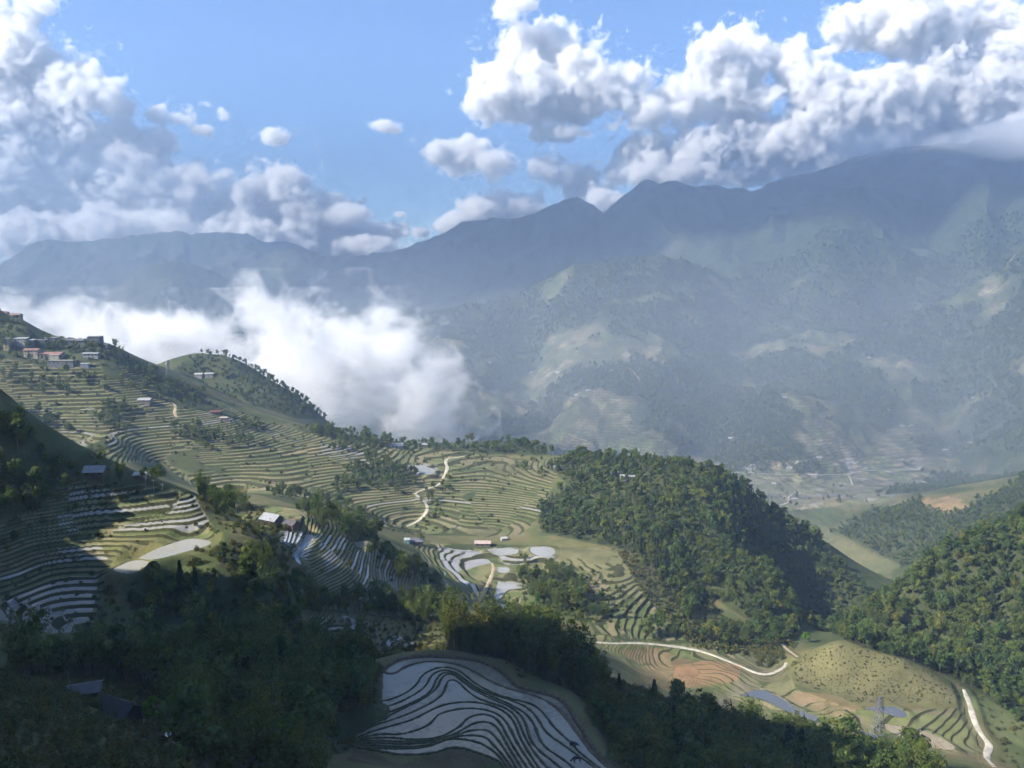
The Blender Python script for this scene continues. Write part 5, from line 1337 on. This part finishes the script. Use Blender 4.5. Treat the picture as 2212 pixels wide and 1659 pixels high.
def house(label, u, v, y0, y1, w, d, h, roofc, wallc, rot=0., style='gable', rh=None, win=0, group=None, name='house', base=None, cat='house', storeys=1):
    x, y, _ = hit(u, v, y0, y1) if base is None else base
    z = float(ground_z(x, y)[0])
    c, s = math.cos(rot), math.sin(rot)
    cor = [(x + c * a * w / 2 - s * b * d / 2, y + s * a * w / 2 + c * b * d / 2) for a in (-1, 1) for b in (-1, 1)]
    zs = ground_z([q[0] for q in cor], [q[1] for q in cor]); zt = max(float(np.median(zs)), z); zl = float(zs.min())
    e = bpy.data.objects.new(name, None); COL.objects.link(e); e.location = (x, y, zt); e.rotation_euler = (0, 0, rot)
    rh = rh if rh is not None else d * .28
    roofc = tuple(round(q * .62, 3) for q in roofc); wallc = tuple(round(q * .7, 3) for q in wallc)
    wm = cmat(wallc, 'wall_plaster'); rm = cmat(roofc, 'roof_sheet')
    V = []; FF = []; box(V, FF, -w/2, w/2, -d/2, d/2, zl - zt - .5, h)
    if style == 'gable':
        o = len(V)
        for sx in (-w/2, w/2): V += [(sx, -d/2, h), (sx, d/2, h), (sx, 0, h + rh - .02)]
        FF += [(o, o + 1, o + 2), (o + 4, o + 3, o + 5)]
    mesh_obj('wall', V, FF, wm, e)
    V = []; FF = []
    if style == 'gable': gable(V, FF, w, d, h, rh, min(.9, .12 * d + .2), .12)
    elif style == 'flat':
        box(V, FF, -w/2 - .5, w/2 + .5, -d/2 - .5, d/2 + .5, h, h + .3)
    elif style == 'shed':
        o = len(V); x_, y_ = w/2 + .4, d/2 + .4
        V += [(-x_,-y_,h),(x_,-y_,h),(x_,y_,h+rh),(-x_,y_,h+rh),(-x_,-y_,h+.12),(x_,-y_,h+.12),(x_,y_,h+rh+.12),(-x_,y_,h+rh+.12)]
        FF += [tuple(i + o for i in f) for f in ((0,3,2,1),(4,5,6,7),(0,1,5,4),(1,2,6,5),(2,3,7,6),(3,0,4,7))]
    roof = mesh_obj('roof', V, FF, rm, e)
    if style == 'gable' and w > 7 and y < 1000:
        V = []; FF = []; box(V, FF, -w/2 - .3, w/2 + .3, -.15, .15, h + rh + .09, h + rh + .24); mesh_obj('ridge_cap', V, FF, rm, roof)
    if win:
        sh = h / storeys
        for st in range(storeys):
            for i in range(win):
                cx = -w/2 + w * (i + .5) / win; isdoor = st == 0 and i == win // 2
                zb_ = st * sh + (.05 if isdoor else sh * .34); zt_ = st * sh + (2.0 if isdoor else sh * .78); hw = .5 if isdoor else min(.6, w / win * .28)
                V = []; FF = []; box(V, FF, cx - hw, cx + hw, -d/2 - .06, -d/2 + .05, zb_, min(zt_, h - .15))
                wn_ = mesh_obj('door' if isdoor else 'window', V, FF, M_WOOD if isdoor else M_GLASS, e)
                if not isdoor:
                    V = []; FF = []; box(V, FF, cx - hw - .1, cx + hw + .1, -d/2 - .14, -d/2 + .02, zb_ - .12, zb_ - .01); mesh_obj('sill', V, FF, wm, wn_)
    tag(e, label, cat, group); return e
GREY = (.36, .37, .38); PALE = (.62, .60, .57); WHITE = (.6, .6, .585); DARK = (.085, .08, .078); PINK = (.38, .22, .185); BRN = (.16, .12, .085); CREAM = (.52, .47, .34); WALL = (.42, .38, .32); BLUEG = (.25, .29, .34)
# foreground and left hill
house('small timber hut with weathered grey sheet roof, upper of two in the dark wood', 183, 1505, 120, 230, 6.2, 4.4, 2.2, (.11, .11, .12), (.06, .05, .04), .35, rh=.9, win=2)
house('long low hut with dark thatched roof beside the bright green tree', 262, 1548, 120, 230, 7.2, 4.6, 1.9, (.045, .045, .05), (.05, .042, .035), -.45, rh=1.9, win=2)
house('brown roofed hut half hidden at the wood edge right of the ponds', 1286, 1512, 200, 300, 6, 4.5, 2.1, (.12, .085, .06), (.10, .075, .05), -.3, rh=1.1, win=2)
house('barn with wide pale grey roof standing between two bamboo clumps on the left hill', 207, 1026, 270, 330, 7.2, 4.6, 2.2, (.50, .49, .47), (.16, .13, .1), .1, rh=1.6, win=3)
house('open shelter with bright white sheet roof behind the utility poles', 303, 1033, 280, 330, 4.6, 3.2, 1.7, WHITE, (.2, .17, .13), .2, 'shed', .5)
house('grey gabled farmhouse at the head of the bright narrow ponds', 588, 1128, 370, 440, 9.5, 6.5, 2.6, (.40, .42, .45), (.15, .12, .1), -.5, rh=2.0, win=3)
house('low dark barn just right of the grey farmhouse above the narrow ponds', 628, 1136, 370, 440, 7.5, 5, 2.2, (.13, .12, .12), (.12, .09, .07), -.5, rh=1.3, win=2)
house('pink roofed barn standing alone on the flat paddies of the middle valley', 1043, 1178, 540, 660, 12, 5.5, 2.8, (.66, .52, .47), (.25, .2, .17), -.05, rh=1.2, win=3)
house('dark grey roofed farmhouse among trees left of the pink roofed barn', 895, 1173, 540, 680, 13, 6.5, 2.6, (.19, .195, .21), (.2, .18, .16), .05, rh=1.6, win=3)
house('tiny teal sided shed attached near the dark grey farmhouse', 879, 1172, 540, 680, 4, 4, 2.6, (.5, .55, .54), (.22, .42, .38), .05, 'shed', .5)
house('small white walled shed at the paddy edge right of the pink roofed barn', 1088, 1167, 540, 680, 4.5, 3.5, 2.2, PALE, WHITE, .3, rh=.8)
house('house with pale sheet roof alone in the middle of the terraced hillside', 314, 868, 700, 950, 13, 7, 2.6, (.46, .47, .48), (.2, .18, .16), -.05, rh=1.6, win=3)
house('small dark red roofed house beside the white ponds high on the hillside', 466, 893, 760, 940, 10, 6, 2.6, (.20, .085, .07), (.22, .18, .15), .2, rh=1.5, win=2)
house('small pale roofed outbuilding below the dark red roofed house', 484, 905, 760, 940, 7, 4, 2.2, (.6, .52, .42), (.25, .2, .16), .1, rh=1.0)
house('white walled farmhouse on the crest above the terraces', 857, 966, 840, 945, 13, 7, 2.8, (.33, .35, .38), (.6, .58, .53), .2, rh=2.2, win=3)
house('small grey roofed house on the crest right of the white walled farmhouse', 915, 964, 840, 945, 8, 5, 2.6, (.42, .43, .44), (.4, .38, .34), 0, rh=1.3)
house('blue grey roofed house at the left edge of the central hill wood', 1210, 1014, 700, 900, 13, 8, 2.8, (.24, .27, .33), (.22, .2, .18), .1, rh=1.5, win=3)
house('long pale flat roofed house in the clearing on the central hill', 1356, 1034, 640, 800, 14, 6, 2.6, (.55, .55, .53), (.4, .38, .34), .05, 'shed', .6, win=3)
house('small grey hut left of the clearing house on the central hill', 1327, 1026, 640, 800, 7, 5, 2.6, (.36, .38, .42), (.3, .28, .25), .05, rh=1.2)
# ridge-top village
VB = dict(y0=840, y1=965)
def vh(label, u, v, w, d, h, roofc, wallc, rot=0., **k): return house(label, u, v, 840, 965, w, d, h, roofc, wallc, rot, **k)
vh('cream two storey villa with pink roof at the front of the village', 71, 768, 15, 9, 6.2, PINK, CREAM, .05, rh=1.6, win=4, storeys=2)
vh('long building with red roof right of the cream villa', 110, 772, 28, 8, 4.0, (.38, .2, .175), (.3, .29, .29), -.02, rh=1.6, win=7)
vh('wide olive flat roofed building in front of the long red roof', 135, 785, 29, 9, 4.4, (.38, .38, .29), (.17, .17, .18), 0, style='flat', win=6)
vh('little pale roofed building on top step of the olive flat roof block', 120, 778, 11, 6, 6.2, (.58, .54, .42), (.4, .38, .33), 0, style='shed', rh=.7)
vh('small grey shed standing right of the olive flat roof building', 184, 791, 9, 5, 3.2, (.38, .40, .43), (.30, .32, .35), .1, style='shed', rh=.9)
vh('long low grey wall-like house under the dark village treetops', 198, 770, 17, 6, 3.6, (.36, .38, .40), (.33, .35, .37), 0, rh=1.1, win=4)
vh('pink roofed house at the very top left corner of the hill', 4, 684, 13, 8, 4, PINK, (.35, .3, .28), .1, rh=2.4, win=3)
vh('pink roofed long house right of the topmost corner house', 31, 686, 16, 8, 3.4, (.40, .26, .22), (.36, .33, .3), -.05, rh=1.8, win=4)
vh('tall narrow yellowish house at the left end of the village row', 17, 752, 6, 7, 11, (.42, .42, .40), (.45, .40, .24), .1, style='flat', win=1, storeys=4)
vh('two storey grey house with white sheet roof in the village row', 48, 742, 13, 8, 6, (.60, .62, .63), (.30, .31, .33), 0, style='shed', rh=.7, win=4, storeys=2)
vh('narrow dark house with white awning roof in the village row', 68, 744, 8, 8, 5.4, (.66, .67, .68), (.16, .17, .19), 0, style='shed', rh=.6, win=2, storeys=2)
vh('dark house with pale eaves behind the cream villa', 90, 744, 11, 8, 5.2, (.45, .46, .47), (.15, .16, .18), .03, style='flat', win=3, storeys=2)
vh('flat roofed pale house at the centre of the village row', 112, 742, 12, 9, 6.2, (.50, .50, .48), (.24, .25, .27), 0, style='flat', win=3, storeys=2)
vh('grey blue house right of the pale central village house', 131, 743, 11, 8, 5.6, (.40, .41, .42), (.26, .28, .31), -.03, style='flat', win=3, storeys=2)
vh('dark low house between bamboo tufts on the ridge line', 153, 743, 10, 8, 4.8, (.20, .21, .23), (.14, .15, .17), 0, rh=1.4, win=3)
vh('dark gabled house left of the tall slab roofed building', 177, 743, 11, 8, 4.6, (.22, .23, .25), (.17, .18, .2), .05, rh=1.6, win=3)
vh('tall dark building with overhanging slab roof at the ridge end', 207, 746, 14, 10, 10.5, (.42, .42, .36), (.12, .13, .15), 0, style='flat', win=3, storeys=3)
vh('low annexe stepping down right of the slab roofed building', 226, 750, 10, 8, 3.6, (.34, .35, .35), (.17, .18, .19), 0, style='flat', win=2)
house('white roofed house at the left on the misty knoll', 430, 812, 1020, 1190, 10, 6, 2.8, WHITE, (.4, .38, .35), 0, rh=1.4)
house('grey roofed house right of the white roofed one on the misty knoll', 453, 811, 1020, 1190, 12, 6, 2.8, (.45, .46, .47), (.35, .33, .3), 0, rh=1.4)
# farms scattered over the far valley
FAR = [
 (1576,949,12,WHITE,'white roofed farmhouse on the far slope above the left end of the valley road'),
 (1627,1006,16,(.55,.55,.53),'long pale roofed house just above the straight valley road'),
 (1769,990,14,WHITE,'white house at the end of the short lane above the valley road'),
 (1704,1014,16,(.6,.6,.6),'cluster house with light roof between lane and valley road'),
 (1754,1029,26,(.70,.58,.50),'long pinkish roofed hall on the valley road'),
 (1671,1047,10,WHITE,'small white hut alone in the middle of the valley paddies'),
 (1739,1076,17,(.22,.23,.25),'dark roofed house at the left end of the riverside hamlet'),
 (1768,1073,18,(.30,.31,.33),'grey roofed house second along the riverside hamlet'),
 (1797,1072,20,(.26,.27,.30),'large grey roofed house in the middle of the riverside hamlet'),
 (1826,1074,20,(.24,.25,.28),'large dark roofed house at the right end of the riverside hamlet'),
 (1716,1080,12,(.5,.5,.5),'pale shed below the left end of the riverside hamlet'),
 (2096,959,16,WHITE,'bright white roofed house alone on the shaded right valley side'),
 (2042,973,18,(.5,.5,.48),'pale house beside the right-hand paddies under the shaded slope'),
 (2030,1029,18,(.46,.46,.46),'low grey house left of its twin beyond the brown hilltop field'),
 (2049,1027,14,(.42,.43,.43),'low grey house right of its twin beyond the brown hilltop field'),
 (1983,1048,14,(.55,.55,.55),'pale house by the trees at the right end of the valley road'),
 (1436,783,18,WHITE,'bright long house right of the winding dirt lane on the far slope'),
 (1320,802,14,(.66,.66,.66),'pale house left of the winding dirt lane on the far slope'),
 (1346,848,16,WHITE,'white house at the foot of the winding lane, left of a pair'),
 (1375,854,14,(.68,.68,.68),'white house at the foot of the winding lane, right of a pair'),
 (1390,831,18,(.58,.56,.5),'pale house at the lower bend of the winding lane'),
 (1643,762,16,WHITE,'small white house high in the middle of the far slope'),
 (1841,738,12,WHITE,'tiny white house highest in the notch between the ridges'),
 (1868,767,14,(.6,.6,.6),'upper of two white houses below the notch'),
 (1876,774,14,WHITE,'lower of two white houses below the notch'),
 (1480,919,12,WHITE,'white hut on the left shoulder of the field hill'),
 (1577,948,14,(.7,.7,.7),'white house below the orange field strip'),
 (1377,975,12,WHITE,'white hut just above the central hill treetops'),
 (1920,888,16,(.62,.62,.62),'pale twin house high in the shaded side valley'),
 (1967,921,12,WHITE,'white house beside the looping lane in the side valley'),
 (1948,921,14,(.45,.46,.47),'grey house left of the white house by the looping lane'),
 (1690,916,14,(.5,.48,.44),'grey brown roofed house on the terraces of the field hill'),
 (1694,860,12,(.66,.62,.55),'pale house on the crest of the field hill'),
 (2102,861,12,(.62,.62,.62),'lone pale hut on the dark shaded slope at right'),
 (1149,805,18,(.6,.58,.54),'left of two pale houses right of the mist bank'),
 (1205,805,18,(.66,.66,.65),'right of two pale houses right of the mist bank'),
 (1269,846,12,WHITE,'small white house above the curving lower lane'),
 (1245,855,12,(.7,.7,.7),'small white house at the lane junction on the lower far slope'),
 (1058,785,12,(.7,.7,.7),'white hut nearest the right tip of the mist bank'),
]
for i, (u, v, w, rc, lb) in enumerate(FAR):
    house(lb, u, v, 1250, 3300, w * .8, 6.5 + (i % 3), 3.0, rc, (.42, .38, .33), random.uniform(-.35, .35), rh=2.0, group='scattered far valley houses')

# ------------------------------------------------------------------ pylons and poles
M_STEEL = plain_mat('galvanised_steel', (.22, .23, .24), .5, 1., .2, .6)
def bar(V, FF, a, b, r):
    v, f = tube([a, b], r, r, 4); o = len(V); V += [tuple(q) for q in v]; FF += [tuple(i + o for i in q) for q in f]
def pylon(label, u, v, y0, y1, H, bw, r):
    x, y, _ = hit(u, v, y0, y1); z = float(ground_z(x, y)[0])
    e = bpy.data.objects.new('pylon', None); COL.objects.link(e); e.location = (x, y, z - .3); e.rotation_euler = (0, 0, .5)
    def wd(t): return (bw * (1 - t) ** 1.0 * .5 + .45) if t < .7 else (bw * .15 + .45) * (1 - (t - .7) / .3 * .75)
    T = [0, .16, .31, .45, .58, .7, .8, .9, 1.0]
    for sx in (-1, 1):
        for sy in (-1, 1):
            V = []; FF = []
            for i in range(len(T) - 1): bar(V, FF, (sx * wd(T[i]), sy * wd(T[i]), T[i] * H), (sx * wd(T[i + 1]), sy * wd(T[i + 1]), T[i + 1] * H), r)
            mesh_obj('leg', V, FF, M_STEEL, e)
    V = []; FF = []
    for i in range(len(T) - 1):
        a, b = wd(T[i]), wd(T[i + 1]); za, zb_ = T[i] * H, T[i + 1] * H
        for s in (-1, 1):
            bar(V, FF, (-a, s * a, za), (b, s * b, zb_), r * .6); bar(V, FF, (a, s * a, za), (-b, s * b, zb_), r * .6)
            bar(V, FF, (s * a, -a, za), (s * b, b, zb_), r * .6); bar(V, FF, (s * a, a, za), (s * b, -b, zb_), r * .6)
            bar(V, FF, (-b, s * b, zb_), (b, s * b, zb_), r * .5); bar(V, FF, (s * b, -b, zb_), (s * b, b, zb_), r * .5)
    mesh_obj('bracing', V, FF, M_STEEL, e)
    for t, l in ((.72, 4.4), (.83, 3.6), (.94, 2.8)):
        V = []; FF = []; l = l * H / 26; zz_ = t * H; w_ = wd(t)
        for s in (-1, 1):
            for sy in (-1, 1): bar(V, FF, (s * w_, sy * w_, zz_), (s * l, 0, zz_ + .2), r * .7); bar(V, FF, (s * w_, sy * w_, zz_ + 1.1), (s * l, 0, zz_ + .2), r * .6)
        arm = mesh_obj('cross_arm', V, FF, M_STEEL, e)
        for s in (-1, 1):
            V = []; FF = []; bar(V, FF, (s * l, 0, zz_ + .2), (s * l, 0, zz_ - 1.1), r * .9); mesh_obj('insulator', V, FF, M_STEEL, arm)
    tag(e, label, 'pylon'); return e
pylon('tall steel lattice pylon on the paddies below the grassy mound', 1895, 1596, 330, 400, 23.0, 5.0, .13)
pylon('steel lattice pylon on the crest beside the misty knoll', 364, 812, 850, 960, 19.0, 5.0, .24)
M_POLE = plain_mat('pole_concrete', (.17, .165, .155), .9, 1.)
def pole(label, u, v, y0, y1, H, group=None):
    x, y, _ = hit(u, v, y0, y1); z = float(ground_z(x, y)[0])
    e = bpy.data.objects.new('utility_pole', None); COL.objects.link(e); e.location = (x, y, z - .4)
    v_, f_ = tube([(0, 0, 0), (0, 0, H * .5), (0, 0, H + .4)], .16, .10, 6); mesh_obj('shaft', v_, f_, M_POLE, e)
    V = []; FF = []; box(V, FF, -.8, .8, -.06, .06, H - .45, H - .3); arm = mesh_obj('cross_arm', V, FF, M_POLE, e)
    for s in (-.7, 0, .7):
        V = []; FF = []; box(V, FF, s - .05, s + .05, -.05, .05, H - .298, H - .1); mesh_obj('insulator', V, FF, M_STEEL, arm)
    tag(e, label, 'pole', group)
pole('utility pole nearest the white roofed shelter on the left hill', 315, 1058, 285, 330, 6.4, 'poles on the left hill')
pole('middle utility pole of the three on the left hill', 333, 1064, 285, 330, 6.6, 'poles on the left hill')
pole('utility pole farthest right of the three on the left hill', 352, 1070, 285, 330, 6.2, 'poles on the left hill')
pole('utility pole standing beside the topmost pink roofed houses', 97, 722, 850, 960, 13)

# ------------------------------------------------------------------ small things by the ponds and the huts
M_HIDE = plain_mat('buffalo_hide', (.035, .032, .03), .8, 3.)
def buffalo(label, u, v, k, rot, head_down):
    a, b = ray(u, v); Y = PZ[k] / b; x = a * Y
    me = bpy.data.meshes.new('water_buffalo')
    hz_ = .55 if head_down else 1.15
    vs_ = [(0,0,1.15),(.55,0,1.18),(.95,0,1.1),(-.55,0,1.2),(-.95,0,1.22),(-1.3,0,1.0 if head_down else 1.3),(-1.62,0,hz_),(-1.95,0,hz_ - .22),
           (.85,.28,.75),(.95,.28,.4),(.88,.28,-.35),(.85,-.28,.75),(.92,-.28,.4),(.98,-.28,-.35),(-.75,.27,.7),(-.75,.27,.35),(-.8,.27,-.35),(-.72,-.27,.7),(-.7,-.27,.35),(-.62,-.27,-.35),
           (1.22,0,1.0),(1.26,0,.6),(-1.5,.3,hz_ + .2),(-1.3,.42,hz_ + .26),(-1.5,-.3,hz_ + .2),(-1.3,-.42,hz_ + .26)]
    ed = [(0,1),(1,2),(0,3),(3,4),(4,5),(5,6),(6,7),(2,8),(8,9),(9,10),(2,11),(11,12),(12,13),(4,14),(14,15),(15,16),(4,17),(17,18),(18,19),(2,20),(20,21),(6,22),(22,23),(6,24),(24,25)]
    rad = [.52,.5,.38,.5,.42,.27,.24,.15,.2,.12,.09,.2,.12,.09,.17,.11,.09,.17,.11,.09,.05,.05,.06,.02,.06,.02]
    me.from_pydata(vs_, ed, []); o = bpy.data.objects.new('water_buffalo', me); COL.objects.link(o)
    sk = o.modifiers.new('skin', 'SKIN')
    for i, q in enumerate(me.skin_vertices[0].data): q.radius = (rad[i], rad[i]); q.use_root = i == 0
    ss = o.modifiers.new('sub', 'SUBSURF'); ss.levels = 1; ss.render_levels = 1
    me.materials.append(M_HIDE)
    o.location = (x, Y, ZC + PZ[k] + .05); o.rotation_euler = (0, 0, rot)
    tag(o, label, 'buffalo'); return o
buffalo('dark water buffalo standing head up in an outer paddy strip, upper of the two', 1238, 1613, 2, 2.6, False)
buffalo('dark water buffalo grazing head down near the bottom edge, lower of the two', 1246, 1645, 4, .2, True)
def post(label, u, v, k, h):
    a, b = ray(u, v); z_ = PZ[k] + .2; Y = z_ / b
    V, FF = tube([(0, 0, -.5), (.05, 0, h * .5), (.02, .04, h)], .09, .06, 5)
    o = mesh_obj('fence_post', V, FF, M_WOOD); o.location = (a * Y, Y, ZC + z_); tag(o, label, 'post', 'posts at the left tip of the ponds')
for i, (u, v, h) in enumerate([(785,1613,1.7),(790,1617,1.3),(803,1619,2.2),(835,1627,1.2)]):
    post(['leftmost weathered post at the left tip of the ponds', 'short weathered post second from the left tip of the ponds', 'tallest weathered post at the left tip of the ponds', 'short lone post right of the tall one below the ponds'][i], u, v, 12, h)
# white dish and sacks by the huts
x, y, _ = hit(364, 1597, 110, 200); z = float(ground_z(x, y)[0])
e = bpy.data.objects.new('satellite_dish', None); COL.objects.link(e); e.location = (x, y, z)
V = []; FF = []
for i in range(7):
    r = .62 * i / 6
    for k in range(18): t = 2 * math.pi * k / 18; V.append((r * math.cos(t), r * math.sin(t), .28 * (r / .62) ** 2))
for i in range(6):
    for k in range(18): k2 = (k + 1) % 18; FF.append((i * 18 + k, i * 18 + k2, (i + 1) * 18 + k2, (i + 1) * 18 + k))
dish = mesh_obj('dish', V, FF, plain_mat('white_enamel', (.8, .8, .78), .4, 1., .05), e, True); dish.location = (0, 0, 1.0); dish.rotation_euler = (.45, .1, 0)
dish.modifiers.new('thick', 'SOLIDIFY').thickness = .03
v_, f_ = tube([(0, 0, -.3), (0, 0, .5), (0, 0, 1.02)], .05, .05, 6); mesh_obj('mast', v_, f_, M_STEEL, e)
v_, f_ = tube([(0, 0, 1.05), (0, -.25, 1.5)], .02, .02, 4); mesh_obj('receiver_arm', v_, f_, M_STEEL, e)
tag(e, 'round white dish on the slope below the dark thatched hut', 'dish')
M_SACK = plain_mat('white_sacking', (.7, .69, .66), .85, 2., .2)
for i, (u, v, lb) in enumerate([(380, 1606, 'small white sack lying nearest the white dish'), (386, 1613, 'crumpled white sack below the white dish, lowest of the heap'), (392, 1604, 'grey white sack at the right end of the heap below the dish')]):
    x, y, _ = hit(u, v, 110, 200); z = float(ground_z(x, y)[0])
    bm = bmesh.new(); bmesh.ops.create_icosphere(bm, subdivisions=2, radius=.4)
    for q in bm.verts: q.co.x *= 1.3 + .3 * math.sin(q.co.y * 9 + i); q.co.z *= .5 + .12 * math.sin(q.co.x * 7); q.co.y *= .85
    me = bpy.data.meshes.new('sack'); bm.to_mesh(me); bm.free(); me.materials.append(M_SACK)
    o = bpy.data.objects.new('sack', me); COL.objects.link(o); o.location = (x, y, z + .15); o.rotation_euler = (.1, .2, i * 1.1); tag(o, lb, 'sack')

# ------------------------------------------------------------------ single trees one can point at
def lone(kind, u, v, y0, y1, s, label, mat=None, which=None, sz=None, group=None):
    x, y, _ = hit(u, v, y0, y1); z = float(ground_z(x, y)[0])
    return single(kind, 2 if y < 620 else 1, x, y, z - .2, s, label, group, mat, which, sz)
lone('broadleaf', 330, 1562, 110, 220, .78, 'bright green leafy tree standing right of the thatched hut', M_BRIGHT, 2)
lone('bamboo', 212, 1012, 280, 330, .85, 'feathery bamboo clump behind the pale roofed barn', None, 0)
lone('bamboo', 262, 1040, 280, 330, .95, 'dense dark bamboo clump right of the pale roofed barn', None, 1, .9)
lone('broadleaf', 340, 1050, 290, 330, .75, 'round tree right of the utility poles on the left hill', None, 1)
lone('broadleaf', 312, 1040, 300, 330, .6, 'small tree between the shelter and the utility poles', None, 3)
lone('broadleaf', 30, 1170, 250, 300, .55, 'dark round tree on the bank at the left edge of the lower terraces', None, 2)
lone('bamboo', 527, 1105, 380, 470, .95, 'slim upright bamboo clump beside the path behind the left hill', None, 2)
lone('broadleaf', 1148, 962, 860, 950, .75, 'lone round tree on the grassy crest left of the central hill', None, 4)
lone('broadleaf', 1190, 985, 820, 930, 1.25, 'wide crowned tree behind the blue grey roofed house', None, 0)
lone('broadleaf', 1393, 1225, 500, 620, .95, 'very dark round tree at the foot of the central hill', None, 3)
lone('conifer', 1412, 1520, 250, 420, 1.0, 'pointed dark conifer in front of the orange field', None, 0)
lone('conifer', 1337, 1500, 230, 330, .8, 'smaller pointed conifer left of the one before the orange field', None, 1)
for i, (u, v) in enumerate([(1290,1490),(1310,1492),(1265,1462),(1245,1470)]):
    lone('tallbamboo', u, v, 235, 330, .8, ['thin bare bamboo tuft right of the dark stand', 'thin bare bamboo tuft standing farthest right of the dark stand', 'open feathery bamboo at the right end of the dark stand', 'leafy bamboo just inside the right end of the dark stand'][i], None, i)
lone('broadleaf', 1740, 1390, 420, 540, .7, 'pale green tree on the saddle behind the grassy mound', M_BRIGHT, 1)
lone('bamboo', 1690, 1375, 450, 560, 1.0, 'pale arching bamboo at the mouth of the gorge', None, 3)
lone('bamboo', 248, 752, 850, 960, 1.3, 'tall bamboo tuft on the ridge end right of the village', None, 0)
lone('bamboo', 262, 765, 850, 960, 1.0, 'smaller bamboo tuft lower on the ridge end right of the village', None, 1)
lone('bamboo', 312, 800, 850, 960, .9, 'left of two bamboo tufts on the ridge saddle', None, 2)
lone('bamboo', 326, 805, 850, 960, .85, 'right of two bamboo tufts on the ridge saddle', None, 3)
lone('bamboo', 1190, 1245, 480, 560, 1.1, 'tall feathery bamboo above the valley thicket', None, 4)
lone('bamboo', 1205, 1240, 480, 560, 1.0, 'second feathery bamboo above the valley thicket', None, 1)
lone('broadleaf', 1160, 1305, 440, 540, .75, 'light green tree in front of the valley thicket', M_BRIGHT, 0)
